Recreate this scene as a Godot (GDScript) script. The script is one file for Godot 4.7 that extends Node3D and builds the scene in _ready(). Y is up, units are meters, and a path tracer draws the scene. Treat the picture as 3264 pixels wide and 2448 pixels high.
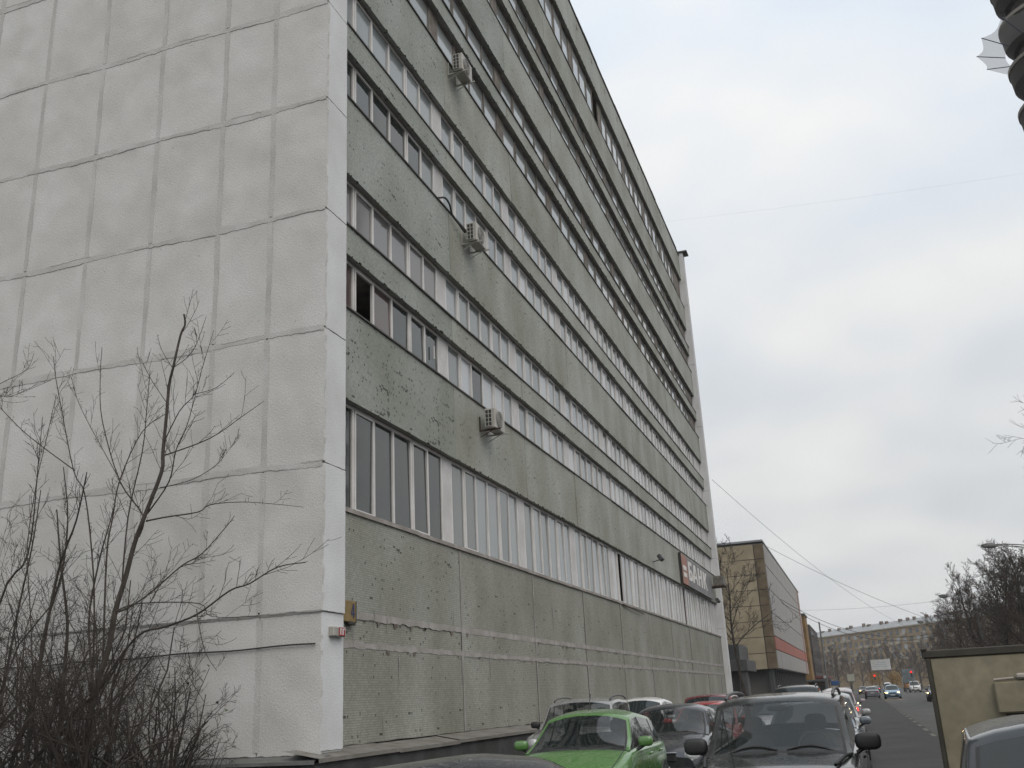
extends Node3D
# A long slab of an office block seen from the kerb of a city street on an overcast day.
# World: x to the right of the street axis, -z along the street, y up, metres. Camera near the origin.

const FX := -9.135          # street facade of the office block
const ZC := -17.097         # start of its first 6 m bay
const MOD := 6.0
const ZEND := -73.3         # far end of the facade
const ZF := -15.63          # plane of its gable wall
const XO := -8.79           # outer face of the fin walls at both ends

var rng := RandomNumberGenerator.new()
var taken := {}
var mats := {}

# ---------------------------------------------------------------- mesh collector
class MB:
	var v := PackedVector3Array()
	var n := PackedVector3Array()
	var uv := PackedVector2Array()
	func tri(a: Vector3, b: Vector3, c: Vector3, na: Vector3, nb: Vector3, nc: Vector3) -> void:
		if (b - a).cross(c - a).dot(na + nb + nc) > 0.0:
			v.append(a); v.append(c); v.append(b)
			n.append(na); n.append(nc); n.append(nb)
		else:
			v.append(a); v.append(b); v.append(c)
			n.append(na); n.append(nb); n.append(nc)
	func flat(a: Vector3, b: Vector3, c: Vector3, out: Vector3) -> void:
		var m := (b - a).cross(c - a).normalized()
		if m.dot(out) < 0.0: m = -m
		tri(a, b, c, m, m, m)
	func quad(a: Vector3, b: Vector3, c: Vector3, d: Vector3, out: Vector3) -> void:
		flat(a, b, c, out); flat(a, c, d, out)
	func box(lo: Vector3, hi: Vector3) -> void:
		bev((lo + hi) * 0.5, hi - lo, 0.0, Transform3D.IDENTITY)
	func bev(c: Vector3, s: Vector3, b: float, xf := Transform3D.IDENTITY) -> void:
		var h := s * 0.5
		b = minf(b, minf(h.x, minf(h.y, h.z)) * 0.95)
		var mid := xf * c
		for ax in 3:
			var a1 := (ax + 1) % 3
			var a2 := (ax + 2) % 3
			for sg in [-1.0, 1.0]:
				var q := []
				for k in [[-1.0, -1.0], [1.0, -1.0], [1.0, 1.0], [-1.0, 1.0]]:
					var p := Vector3.ZERO
					p[ax] = h[ax] * sg
					p[a1] = (h[a1] - b) * k[0]
					p[a2] = (h[a2] - b) * k[1]
					q.append(xf * (c + p))
				var o := Vector3.ZERO
				o[ax] = sg
				quad(q[0], q[1], q[2], q[3], xf.basis * o)
		if b <= 0.0: return
		for ax in 3:
			var a1 := (ax + 1) % 3
			var a2 := (ax + 2) % 3
			for s1 in [-1.0, 1.0]:
				for s2 in [-1.0, 1.0]:
					var q := []
					for k in [[-1.0, 0], [1.0, 0], [1.0, 1], [-1.0, 1]]:
						var p := Vector3.ZERO
						p[ax] = (h[ax] - b) * k[0]
						p[a1] = (h[a1] - (b if k[1] == 1 else 0.0)) * s1
						p[a2] = (h[a2] - (0.0 if k[1] == 1 else b)) * s2
						q.append(xf * (c + p))
					quad(q[0], q[1], q[2], q[3], (q[0] as Vector3) + (q[1] as Vector3) + (q[2] as Vector3) + (q[3] as Vector3) - mid * 4.0)
		for sx in [-1.0, 1.0]:
			for sy in [-1.0, 1.0]:
				for sz in [-1.0, 1.0]:
					var e := Vector3(sx, sy, sz)
					var q := []
					for ax in 3:
						var p := (h - Vector3(b, b, b)) * e
						p[ax] = h[ax] * e[ax]
						q.append(xf * (c + p))
					flat(q[0], q[1], q[2], (q[0] as Vector3) + (q[1] as Vector3) + (q[2] as Vector3) - mid * 3.0)
	func tube(p: PackedVector3Array, r: PackedFloat32Array, sides: int, capped := false) -> void:
		var m := p.size()
		var last: Array = []
		var lastn: Array = []
		var ref := Vector3(0.31, 0.17, 0.93)
		for i in m:
			var d: Vector3 = (p[mini(i + 1, m - 1)] - p[maxi(i - 1, 0)]).normalized()
			var s := d.cross(ref)
			if s.length() < 0.05: s = d.cross(Vector3(0.9, 0.1, 0.2))
			s = s.normalized()
			var t := d.cross(s)
			var ring: Array = []
			var rn: Array = []
			for k in sides:
				var a := TAU * k / sides
				var o := s * cos(a) + t * sin(a)
				ring.append(p[i] + o * r[i])
				rn.append(o)
			if i > 0:
				for k in sides:
					var k2 := (k + 1) % sides
					tri(last[k], last[k2], ring[k2], lastn[k], lastn[k2], rn[k2])
					tri(last[k], ring[k2], ring[k], lastn[k], rn[k2], rn[k])
			if capped and (i == 0 or i == m - 1):
				for k in range(1, sides - 1):
					flat(ring[0], ring[k], ring[k + 1], d * (-1.0 if i == 0 else 1.0))
			last = ring
			lastn = rn
	func bar(a: Vector3, b: Vector3, r: float, sides := 6) -> void:
		tube(PackedVector3Array([a, b]), PackedFloat32Array([r, r]), sides, true)
	# profile: [radius, height] pairs turned round an axis through c; x, y, z of basis = radial, axis, radial
	func lathe(prof: Array, c: Vector3, sides: int, bas := Basis.IDENTITY, a0 := 0.0, a1 := TAU) -> void:
		for j in prof.size() - 1:
			var dr: float = prof[j + 1][0] - prof[j][0]
			var dy: float = prof[j + 1][1] - prof[j][1]
			var nn := Vector2(dy, -dr).normalized()
			for k in sides:
				var q := []
				var qn := []
				for e in [[j, k], [j + 1, k], [j + 1, k + 1], [j, k + 1]]:
					var an: float = a0 + (a1 - a0) * e[1] / sides
					var rr: float = prof[e[0]][0]
					var yy: float = prof[e[0]][1]
					q.append(c + bas * Vector3(cos(an) * rr, yy, sin(an) * rr))
					qn.append(bas * Vector3(cos(an) * nn.x, nn.y, sin(an) * nn.x))
				tri(q[0], q[1], q[2], qn[0], qn[1], qn[2])
				tri(q[0], q[2], q[3], qn[0], qn[2], qn[3])
	# a grid of points with smooth normals that look away from a centre line
	func sheet(g: Array, out: Callable, keep = null) -> void:
		var rows := g.size()
		var cols: int = g[0].size()
		var nn := []
		for i in rows:
			var line := []
			for j in cols:
				var du: Vector3 = g[mini(i + 1, rows - 1)][j] - g[maxi(i - 1, 0)][j]
				var dv: Vector3 = g[i][mini(j + 1, cols - 1)] - g[i][maxi(j - 1, 0)]
				var m := du.cross(dv)
				if m.length() < 1e-9: m = out.call(g[i][j])
				m = m.normalized()
				if m.dot(out.call(g[i][j])) < 0.0: m = -m
				line.append(m)
			nn.append(line)
		for i in rows - 1:
			for j in cols - 1:
				if keep != null and not keep.call(i, j): continue
				tri(g[i][j], g[i + 1][j], g[i + 1][j + 1], nn[i][j], nn[i + 1][j], nn[i + 1][j + 1])
				tri(g[i][j], g[i + 1][j + 1], g[i][j + 1], nn[i][j], nn[i + 1][j + 1], nn[i][j + 1])
	# a rounded block: superellipsoid with smooth normals
	func blob(c: Vector3, h: Vector3, e: float, nu := 14, nv := 8) -> void:
		var g := []
		for i in nv + 1:
			var a := PI * (i / float(nv) - 0.5)
			var line := []
			for j in nu + 1:
				var b := TAU * j / nu
				var p := Vector3(cos(a) * cos(b), sin(a), cos(a) * sin(b))
				line.append(c + h * Vector3(signf(p.x) * pow(absf(p.x), e), signf(p.y) * pow(absf(p.y), e), signf(p.z) * pow(absf(p.z), e)))
			g.append(line)
		sheet(g, func(q): return q - c)
	func mesh() -> ArrayMesh:
		var a := []
		a.resize(Mesh.ARRAY_MAX)
		a[Mesh.ARRAY_VERTEX] = v
		a[Mesh.ARRAY_NORMAL] = n
		if uv.size() == v.size(): a[Mesh.ARRAY_TEX_UV] = uv
		var m := ArrayMesh.new()
		m.add_surface_from_arrays(Mesh.PRIMITIVE_TRIANGLES, a)
		return m

# ---------------------------------------------------------------- nodes
func numbered(called: String) -> String:
	var k: int = taken.get(called, 0)
	taken[called] = k + 1
	return called if k == 0 else "%s_%03d" % [called, k]

func tag(o: Node, label: String, category: String, group := "", kind := "") -> Node:
	if label: o.set_meta("label", label)
	if category: o.set_meta("category", category)
	if group: o.set_meta("group", group)
	if kind: o.set_meta("kind", kind)
	return o

func thing(called: String, label: String, category: String, at := Vector3.ZERO, turn := 0.0, group := "") -> Node3D:
	var o := Node3D.new()
	o.name = numbered(called)
	add_child(o)
	o.position = at
	o.rotation.y = turn
	tag(o, label, category, group)
	return o

func put(mesh: Mesh, called: String, mat: Material, parent: Node = self, at := Vector3.ZERO) -> MeshInstance3D:
	var o := MeshInstance3D.new()
	o.mesh = mesh
	o.material_override = mat
	o.cast_shadow = GeometryInstance3D.SHADOW_CASTING_SETTING_ON
	if parent == self:
		o.name = numbered(called)
		add_child(o)
	else:
		o.name = called
		parent.add_child(o, true)
	o.position = at
	return o

func copy(src: Node3D, called: String, label: String, at: Vector3, turn := 0.0, group := "", size := 1.0) -> Node3D:
	var o: Node3D = src.duplicate()
	o.name = numbered(called)
	add_child(o)
	o.position = at
	o.rotation.y = turn
	o.scale = Vector3.ONE * size
	o.set_meta("label", label)
	if group: o.set_meta("group", group)
	return o

func boxmesh(lo: Vector3, hi: Vector3, b := 0.0) -> ArrayMesh:
	var m := MB.new()
	m.bev((lo + hi) * 0.5, hi - lo, b)
	return m.mesh()

func setting(mesh: Mesh, called: String, mat: Material) -> MeshInstance3D:
	var o := put(mesh, called, mat)
	o.set_meta("kind", "structure")
	return o

# ---------------------------------------------------------------- materials
func lin(r: float, g: float, b: float) -> Color:
	return Color(r, g, b).linear_to_srgb()

func plain(key: String, c: Color, rough := 0.7, metal := 0.0) -> StandardMaterial3D:
	if mats.has(key): return mats[key]
	var m := StandardMaterial3D.new()
	m.resource_name = key
	m.albedo_color = c
	m.roughness = rough
	m.metallic = metal
	mats[key] = m
	return m

func noise_tex(seed_: int, freq: float, lo: Color, hi: Color, octaves := 4, size := 512, a := 0.0, b := 1.0) -> NoiseTexture2D:
	var f := FastNoiseLite.new()
	f.seed = seed_
	f.frequency = freq
	f.fractal_octaves = octaves
	f.noise_type = FastNoiseLite.TYPE_SIMPLEX_SMOOTH
	var t := NoiseTexture2D.new()
	t.width = size
	t.height = size
	t.seamless = true
	t.noise = f
	var r := Gradient.new()
	r.offsets = PackedFloat32Array([a, b])
	r.colors = PackedColorArray([lo, hi])
	t.color_ramp = r
	return t

var tex := {}
func shared_tex(key: String, make: Callable) -> Texture2D:
	if not tex.has(key): tex[key] = make.call()
	return tex[key]

# matter with fine grain, coarse patches and relief, mapped in the world's own metres
func rough_stuff(key: String, c: Color, fine: float, patch: float, bump := 0.0, roughness := 0.85, spread := 0.2) -> StandardMaterial3D:
	if mats.has(key): return mats[key]
	var m := plain(key, c, roughness)
	m.albedo_texture = shared_tex("grain%.2f" % spread, func(): return noise_tex(7, 0.045, Color(1 - spread, 1 - spread, 1 - spread), Color(1, 1, 1), 5, 512, 0.1, 0.9))
	m.uv1_triplanar = true
	m.uv1_world_triplanar = true
	m.uv1_scale = Vector3.ONE / fine
	m.detail_enabled = true
	m.detail_blend_mode = BaseMaterial3D.BLEND_MODE_MUL
	m.detail_uv_layer = BaseMaterial3D.DETAIL_UV_2
	m.detail_albedo = shared_tex("blotch%.2f" % spread, func(): return noise_tex(21, 0.006, Color(1 - spread * 0.9, 1 - spread * 0.93, 1 - spread * 1.05), Color(1, 1, 1), 7, 512, 0.05, 0.95))
	m.uv2_triplanar = true
	m.uv2_world_triplanar = true
	m.uv2_scale = Vector3.ONE / patch
	if bump > 0.0:
		m.heightmap_enabled = true
		m.heightmap_scale = bump
		m.heightmap_texture = shared_tex("relief", func(): return noise_tex(3, 0.03, Color.BLACK, Color.WHITE, 6, 512))
	return m

# mosaic of small glazed tiles: rows, joints, tiles that have fallen off
func mosaic_image(seed_: int, tint: Color, gap: Color, lost: float, clusters: float) -> ImageTexture:
	var r := RandomNumberGenerator.new()
	r.seed = seed_
	var f := FastNoiseLite.new()
	f.seed = seed_
	f.frequency = 0.055
	f.fractal_octaves = 3
	var size := 1024
	var n := 64
	var cell := size / n
	var data := PackedByteArray()
	data.resize(size * size * 3)
	var shade := PackedFloat32Array()
	var gone := PackedByteArray()
	for i in n * n:
		shade.append(r.randf_range(0.90, 1.05))
		var cx := i % n
		var cy := i / n
		var near: float = f.get_noise_2d(cx * 6.0 * sin(0.1), cy * 3.0)
		gone.append(1 if (r.randf() < lost or (near > clusters and r.randf() < 0.55)) else 0)
	for y in size:
		var cy := y / cell
		var jy := y % cell
		for x in size:
			var cx := ((x + (cy % 2) * 5) % size) / cell
			var jx := (x + (cy % 2) * 5) % cell
			var i := cy * n + cx
			var c := tint * shade[i]
			if gone[i] == 1: c = gap * 0.6
			elif jy < 4: c = gap
			elif jx < 1: c = tint.lerp(gap, 0.5)
			var o := (y * size + x) * 3
			data[o] = int(clampf(c.r, 0, 1) * 255)
			data[o + 1] = int(clampf(c.g, 0, 1) * 255)
			data[o + 2] = int(clampf(c.b, 0, 1) * 255)
	var im := Image.create_from_data(size, size, false, Image.FORMAT_RGB8, data)
	return ImageTexture.create_from_image(im)

func mosaic(key: String, c: Color, seed_: int, lost: float, clusters: float, stain: Color) -> StandardMaterial3D:
	if mats.has(key): return mats[key]
	var m := plain(key, c, 0.6)
	m.metallic_specular = 0.4
	m.albedo_texture = shared_tex("tiles%.3f/%.2f" % [lost, clusters], func(): return mosaic_image(seed_, Color(0.96, 0.97, 0.95), Color(0.81, 0.81, 0.78), lost, clusters))
	m.uv1_triplanar = true
	m.uv1_world_triplanar = true
	m.uv1_scale = Vector3.ONE / 2.88
	m.detail_enabled = true
	m.detail_blend_mode = BaseMaterial3D.BLEND_MODE_MUL
	m.detail_uv_layer = BaseMaterial3D.DETAIL_UV_2
	m.detail_albedo = noise_tex(seed_ + 40, 0.007, stain, Color(1, 1, 1), 7, 512, 0.1, 0.9)
	m.uv2_triplanar = true
	m.uv2_world_triplanar = true
	m.uv2_scale = Vector3(1.0 / 11.0, 1.0 / 17.0, 1.0 / 11.0)
	m.heightmap_enabled = true
	m.heightmap_scale = 0.3
	m.heightmap_texture = m.albedo_texture
	return m

func glass(key: String, c: Color, rough := 0.04) -> StandardMaterial3D:
	var m := plain(key, c, rough)
	m.metallic_specular = 0.55
	return m

func lamp_mat(key: String, c: Color, energy: float) -> StandardMaterial3D:
	var m := plain(key, c, 0.3)
	m.emission_enabled = true
	m.emission = c
	m.emission_energy_multiplier = energy
	return m

# ---------------------------------------------------------------- camera, sky, light
func make_sky() -> Sky:
	var f := FastNoiseLite.new()
	f.seed = 11
	f.frequency = 1.6
	f.fractal_octaves = 5
	f.noise_type = FastNoiseLite.TYPE_SIMPLEX_SMOOTH
	var w := 768
	var h := 384
	var im := Image.create(w, h, false, Image.FORMAT_RGBF)
	for y in h:
		var el := PI * (0.5 - (y + 0.5) / h)
		for x in w:
			if el < -0.03:
				im.set_pixel(x, y, Color(0.16, 0.155, 0.15))
				continue
			var az := TAU * (x + 0.5) / w
			var d := Vector3(cos(el) * cos(az), sin(el), cos(el) * sin(az))
			# a stratus layer: the noise is stretched along the layer towards the horizon
			var k := 1.0 / (maxf(d.y, 0.0) + 0.22)
			var nz := f.get_noise_3d(d.x * k, d.y * 1.5, d.z * k)
			var up := smoothstep(0.0, 0.75, maxf(d.y, 0.0))
			var base := lerpf(0.67, 0.87, up)
			var l := base * (1.0 + nz * 0.16)
			var blue := clampf(0.5 - nz * 1.6, 0.0, 1.0) * lerpf(0.2, 1.0, up)
			var c := Color(0.99, 0.997, 0.995).lerp(Color(0.88, 0.975, 1.09), blue)
			im.set_pixel(x, y, Color(c.r * l, c.g * l, c.b * l))
	var pm := PanoramaSkyMaterial.new()
	pm.panorama = ImageTexture.create_from_image(im)
	var s := Sky.new()
	s.sky_material = pm
	return s

func stage() -> void:
	var cam := Camera3D.new()
	cam.name = "camera"
	add_child(cam)
	cam.position = Vector3(0, 1.65, 0)
	cam.rotation_degrees = Vector3(17.983, 18.008, -2.943)
	cam.fov = 42.733
	cam.near = 0.1
	cam.far = 3000.0
	cam.current = true
	var e := Environment.new()
	e.background_mode = Environment.BG_SKY
	e.sky = make_sky()
	e.tonemap_mode = Environment.TONE_MAPPER_LINEAR
	e.tonemap_exposure = 1.08
	e.sdfgi_enabled = true
	e.ssao_enabled = true
	e.ssil_enabled = true
	e.fog_enabled = true
	e.fog_density = 0.0003
	e.fog_light_color = Color(0.86, 0.87, 0.88)
	var we := WorldEnvironment.new()
	we.name = "environment"
	we.environment = e
	add_child(we)
	var sun := DirectionalLight3D.new()
	sun.name = "sun"
	sun.light_energy = 0.5
	sun.light_angular_distance = 45.0
	sun.light_color = Color(1.0, 0.97, 0.93)
	sun.shadow_enabled = true
	add_child(sun)
	sun.look_at_from_position(Vector3.ZERO, Vector3(-0.6, -0.9, -0.55), Vector3.UP)

# ---------------------------------------------------------------- the office block
# ribbons of windows: bottom, top, kind (0 tall new, 1 new, 2 old, 3 old and tall)
const RIB := [[5.455, 7.73, 0], [9.75, 11.0, 1], [11.71, 12.96, 1], [14.92, 16.18, 1], [16.89, 18.2, 1],
	[20.15, 21.5, 2], [22.13, 23.45, 2], [25.42, 26.78, 2], [27.45, 28.92, 2], [30.8, 33.2, 3]]
const ROOF := 35.42

# one panel: a slab with slightly uneven edges; u along, y up, front face towards out
func panel_mesh(w: float, h: float, t: float, wob: float, r: RandomNumberGenerator, nu: int, nv: int, dent: float) -> ArrayMesh:
	# lies in x (0..w), y (0..h), front at z = 0, back at z = -t
	var m := MB.new()
	var f := FastNoiseLite.new()
	f.seed = r.randi() % 1000
	f.frequency = 0.9
	var g := []
	for i in nu + 1:
		var line := []
		for j in nv + 1:
			var x := w * i / nu
			var y := h * j / nv
			var z := f.get_noise_2d(x * 1.3, y * 1.3) * dent * minf(1.0, 8.0 * minf(minf(i, nu - i) / float(nu), minf(j, nv - j) / float(nv)))
			if i == 0 or i == nu: x += r.randf_range(-wob, wob)
			if j == 0 or j == nv: y += r.randf_range(-wob, wob)
			line.append(Vector3(x, y, z))
		g.append(line)
	m.sheet(g, func(_p): return Vector3(0, 0, 1))
	for i in nu:
		for e in [0, nv]:
			var a: Vector3 = g[i][e]
			var b: Vector3 = g[i + 1][e]
			m.quad(a, b, b - Vector3(0, 0, t), a - Vector3(0, 0, t), Vector3(0, -1.0 if e == 0 else 1.0, 0))
	for j in nv:
		for e in [0, nu]:
			var a: Vector3 = g[e][j]
			var b: Vector3 = g[e][j + 1]
			m.quad(a, b, b - Vector3(0, 0, t), a - Vector3(0, 0, t), Vector3(-1.0 if e == 0 else 1.0, 0, 0))
	return m.mesh()

func frame_mesh(h: float, widths: Array, bar: float, sash: Array, deep: float) -> ArrayMesh:
	# a row of lights side by side from x = 0; the outside is +z
	var m := MB.new()
	var w := 0.0
	for a in widths: w += a
	m.bev(Vector3(w / 2, bar / 2, 0), Vector3(w, bar, deep), 0.006)
	m.bev(Vector3(w / 2, h - bar / 2, 0), Vector3(w, bar, deep), 0.006)
	var x := 0.0
	for k in widths.size() + 1:
		var c := clampf(x, bar / 2, w - bar / 2)
		m.bev(Vector3(c, h / 2, 0), Vector3(bar, h - bar * 2, deep), 0.006)
		if k < widths.size():
			if k in sash:
				var s := 0.045
				var x0: float = x + bar / 2 + s / 2
				var x1: float = x + widths[k] - bar / 2 - s / 2
				for q in [x0, x1]:
					m.bev(Vector3(q, h / 2, 0.022), Vector3(s, h - bar * 2, deep), 0.006)
				for yy in [bar + s / 2, h - bar - s / 2]:
					m.bev(Vector3((x0 + x1) / 2, yy, 0.022), Vector3(x1 - x0 - s, s, deep - 0.004), 0.006)
			x += widths[k]
	return m.mesh()

func pane_mesh(w: float, h: float) -> ArrayMesh:
	return boxmesh(Vector3(-w / 2, -h / 2, -0.006), Vector3(w / 2, h / 2, 0.006))

func office_block() -> void:
	var r := RandomNumberGenerator.new()
	r.seed = 4
	var b := thing("office_block", "long grey ten storey office block with ribbon windows and white gable", "building", Vector3(FX, 0, ZF))
	var O := Vector3(FX, 0, ZF)
	var white := rough_stuff("gable_paint", lin(0.61, 0.605, 0.596), 0.9, 5.5, 0.35, 0.9, 0.085)
	var white_b := rough_stuff("gable_paint_newer", lin(0.615, 0.611, 0.603), 1.1, 5.0, 0.3, 0.9, 0.08)
	var white_c := rough_stuff("gable_paint_worn", lin(0.61, 0.604, 0.593), 0.8, 4.6, 0.4, 0.9, 0.095)
	var fin := rough_stuff("fin_paint", lin(0.68, 0.69, 0.71), 0.9, 6.0, 0.3, 0.9, 0.08)
	var joint := rough_stuff("joint_mortar", lin(0.572, 0.566, 0.556), 0.6, 3.0, 0.5, 0.95, 0.12)
	var pale_joint := rough_stuff("pale_mortar", lin(0.46, 0.44, 0.425), 0.5, 2.0, 0.5, 0.95, 0.2)
	var green := mosaic("mosaic_green", lin(0.372, 0.388, 0.379), 5, 0.007, 0.60, Color(0.86, 0.86, 0.84))
	var damaged := mosaic("mosaic_damaged", lin(0.365, 0.38, 0.37), 9, 0.018, 0.44, Color(0.84, 0.84, 0.81))
	var grey := mosaic("mosaic_grey", lin(0.41, 0.417, 0.405), 6, 0.004, 0.60, Color(0.86, 0.85, 0.82))
	var grey_b := mosaic("mosaic_grey_worn", lin(0.385, 0.39, 0.375), 8, 0.004, 0.60, Color(0.84, 0.83, 0.79))
	var base_tile := mosaic("mosaic_base", lin(0.355, 0.353, 0.332), 7, 0.004, 0.60, Color(0.83, 0.82, 0.79))
	var dark := plain("room_wall", lin(0.26, 0.25, 0.235), 0.95)
	var pvc := rough_stuff("white_plastic", lin(0.72, 0.71, 0.71), 0.6, 3.0, 0.0, 0.5, 0.12)
	var infill := rough_stuff("white_infill", lin(0.66, 0.645, 0.655), 0.8, 3.0, 0.0, 0.6, 0.12)
	var wood := rough_stuff("old_brown_frame", lin(0.29, 0.26, 0.235), 0.4, 2.0, 0.0, 0.7, 0.3)
	var old_infill := rough_stuff("old_infill", lin(0.33, 0.29, 0.265), 0.5, 1.5, 0.0, 0.8, 0.35)
	var drip := rough_stuff("sill_metal", lin(0.10, 0.095, 0.085), 0.4, 2.0, 0.0, 0.6, 0.3)
	var sillw := rough_stuff("pale_sill", lin(0.47, 0.43, 0.41), 0.5, 2.0, 0.0, 0.55, 0.3)
	var pl := rough_stuff("plinth_paint", lin(0.105, 0.108, 0.115), 0.6, 3.0, 1.0, 0.85, 0.3)

	# core: body of the house behind the facade, floors and roof
	var m := MB.new()
	m.box(Vector3(-19.0, 0, -57.0), Vector3(-3.4, ROOF - 0.5, -0.9))
	put(m.mesh(), "core_wall", dark, b)
	for k in RIB.size() + 1:
		var y0: float = 0.0 if k == 0 else RIB[k - 1][1] + 0.02
		var y1: float = (ROOF - 0.3) if k == RIB.size() else RIB[k][0] - 0.03
		put(boxmesh(Vector3(-3.4, y0, -57.5), Vector3(-0.115, y1, -0.84)), "floor_beam", pale_joint, b)
	put(boxmesh(Vector3(-19.6, ROOF - 0.3, -58.2), Vector3(-0.02, ROOF - 0.02, -0.1)), "roof", drip, b)

	# bays of the facade
	var starts := []
	for k in 10: starts.append(ZC - MOD * k)
	starts[0] = ZF - 0.84
	# spandrel panels, sharing a few meshes for each row
	for i in RIB.size():
		var y0: float = RIB[i][1]
		var y1: float = ROOF - 0.06 if i == RIB.size() - 1 else RIB[i + 1][0]
		var variants := []
		for q in 3: variants.append(panel_mesh(MOD - 0.03, y1 - y0 - 0.03, 0.1, 0.008, r, 12, 3, 0.012))
		for k in 10:
			var z0: float = starts[k]
			var z1: float = ZEND if k == 9 else ZC - MOD * (k + 1)
			var me: Mesh = variants[r.randi() % 3]
			if k == 0 or k == 9: me = panel_mesh(z0 - z1 - 0.02, y1 - y0 - 0.03, 0.1, 0.008, r, 12, 3, 0.012)
			var mt: Material = grey if r.randf() < 0.55 else grey_b
			if k == 0: mt = damaged if i == 0 else green
			elif k == 1 and i > 4: mt = green
			var o := put(me, "spandrel_panel", mt, b, Vector3(r.randf_range(-0.006, 0.006), y0, z0 - 0.015) - Vector3(0, 0, ZF))
			o.rotation.y = PI / 2
	# ground storey: three courses of panels with pale mortar between
	var courses := [[1.06, 2.81], [2.90, 3.36], [3.47, 5.40]]
	for cs in courses:
		var variants := []
		for q in 3: variants.append(panel_mesh(MOD - 0.06, cs[1] - cs[0], 0.1, 0.012, r, 16, 4, 0.014))
		for k in 10:
			var z0: float = starts[k]
			var z1: float = ZEND if k == 9 else ZC - MOD * (k + 1)
			var me: Mesh = variants[r.randi() % 3]
			if k == 0 or k == 9: me = panel_mesh(z0 - z1 - 0.05, cs[1] - cs[0], 0.1, 0.012, r, 16, 4, 0.014)
			var mt: Material = base_tile if (k > 0 or cs[0] < 3.0) else mosaic("mosaic_base_light", lin(0.36, 0.365, 0.347), 12, 0.007, 0.60, Color(0.86, 0.85, 0.82))
			var o := put(me, "wall_panel", mt, b, Vector3(r.randf_range(-0.008, 0.008), cs[0], z0 - 0.03 - ZF))
			o.rotation.y = PI / 2
	# mortar in the joints: proud, ragged strips
	var mj := MB.new()
	for jy in [[2.80, 2.91], [3.35, 3.48]]:
		for k in 10:
			var z0: float = starts[k]
			var z1: float = ZEND if k == 9 else ZC - MOD * (k + 1)
			var st := 40
			var g := []
			for e in st + 1:
				var z := lerpf(z0, z1, e / float(st)) - ZF
				var a := r.randf_range(-0.03, 0.015)
				var c := r.randf_range(-0.012, 0.02)
				g.append([Vector3(0.013, jy[0] + a, z), Vector3(0.015, jy[1] + c, z)])
			mj.sheet(g, func(_p): return Vector3(1, 0.1, 0))
	put(mj.mesh(), "joint_strip", pale_joint, b)
	# ragged rust-brown runs under the upper joint and chalky drips on the wall
	var runs := MB.new()
	var chalk := MB.new()
	for e in 70:
		var z := lerpf(-1.2, -52.0, pow(r.randf(), 1.3))
		var y: float = 3.33 if r.randf() < 0.75 else 2.78
		var w := r.randf_range(0.02, 0.10)
		var h := r.randf_range(0.02, 0.09)
		var c := Vector3(0.0165, y, z)
		runs.quad(c + Vector3(0, 0.02, w), c + Vector3(0, 0.02, -w), c + Vector3(0, -h * r.randf_range(0.3, 1.0), -w * 0.7), c + Vector3(0, -h, w * 0.6), Vector3(1, 0, 0))
	for e in 34:
		var z := lerpf(-1.5, -50.0, pow(r.randf(), 1.3))
		var y := r.randf_range(1.5, 4.9)
		var w := r.randf_range(0.008, 0.03)
		var h := r.randf_range(0.3, 1.1)
		var c := Vector3(0.0245, y, z)
		chalk.quad(c + Vector3(0, 0, w), c + Vector3(0, 0.05, -w * 0.4), c + Vector3(0, -h, -w * 0.5), c + Vector3(0, -h * 0.8, w * 0.6), Vector3(1, 0, 0))
	put(runs.mesh(), "rust_run", rough_stuff("rust_run", lin(0.25, 0.212, 0.185), 0.2, 1.0, 0.0, 0.95, 0.3), b).set_meta("kind", "stuff")
	put(chalk.mesh(), "chalk_drip", rough_stuff("chalk_drip", lin(0.42, 0.415, 0.40), 0.3, 1.0, 0.0, 0.95, 0.2), b).set_meta("kind", "stuff")
	for k in range(1, 10):
		var z: float = ZC - MOD * k - ZF
		var g := []
		for e in 31:
			var y := lerpf(1.06, 5.4, e / 30.0)
			var w := r.randf_range(0.038, 0.055)
			g.append([Vector3(0.017, y, z + w), Vector3(0.017, y, z - w)])
		var mm := MB.new()
		mm.sheet(g, func(_p): return Vector3(1, 0, 0))
		put(mm.mesh(), "joint_strip", pale_joint, b)

	# windows
	var tones := {
		"dark": glass("pane_dark", lin(0.03, 0.038, 0.037)), "dusk": glass("pane_dusk", lin(0.032, 0.038, 0.037), 0.06), "mid": glass("pane_grey", lin(0.15, 0.165, 0.16), 0.08),
		"warm": glass("pane_warm", lin(0.155, 0.15, 0.15), 0.08), "milk": glass("pane_milky", lin(0.17, 0.187, 0.187), 0.10), "pale": glass("pane_pale", lin(0.24, 0.26, 0.265), 0.10),
		"white": glass("pane_white", lin(0.40, 0.415, 0.43), 0.15), "red": glass("pane_red", lin(0.085, 0.062, 0.06), 0.06), "old": glass("pane_old", lin(0.23, 0.245, 0.24), 0.05), "oldlight": glass("pane_old_light", lin(0.31, 0.325, 0.33), 0.05)}
	for i in RIB.size():
		var y0: float = RIB[i][0]
		var h: float = RIB[i][1] - RIB[i][0] + 0.01
		var kind: int = RIB[i][2]
		var widths := [0.9, 0.92, 0.92, 0.92, 0.92, 0.87] if kind < 2 else [1.36, 1.37, 1.37, 1.35]
		var bar := 0.075 if kind < 2 else 0.06
		var sash := [1, 4] if kind < 2 else ([1] if kind == 2 else [0, 2])
		var fm := frame_mesh(h, widths, bar, sash, 0.07)
		var back := 0.20 if kind < 2 else 0.22
		var pms := []
		for w in widths: pms.append(pane_mesh(w - bar * 0.8, h - bar * 1.6))
		var pw := 0.55
		var inf := boxmesh(Vector3(0.004, 0, -0.03), Vector3(pw - 0.004, h, 0.03), 0.006)
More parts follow.
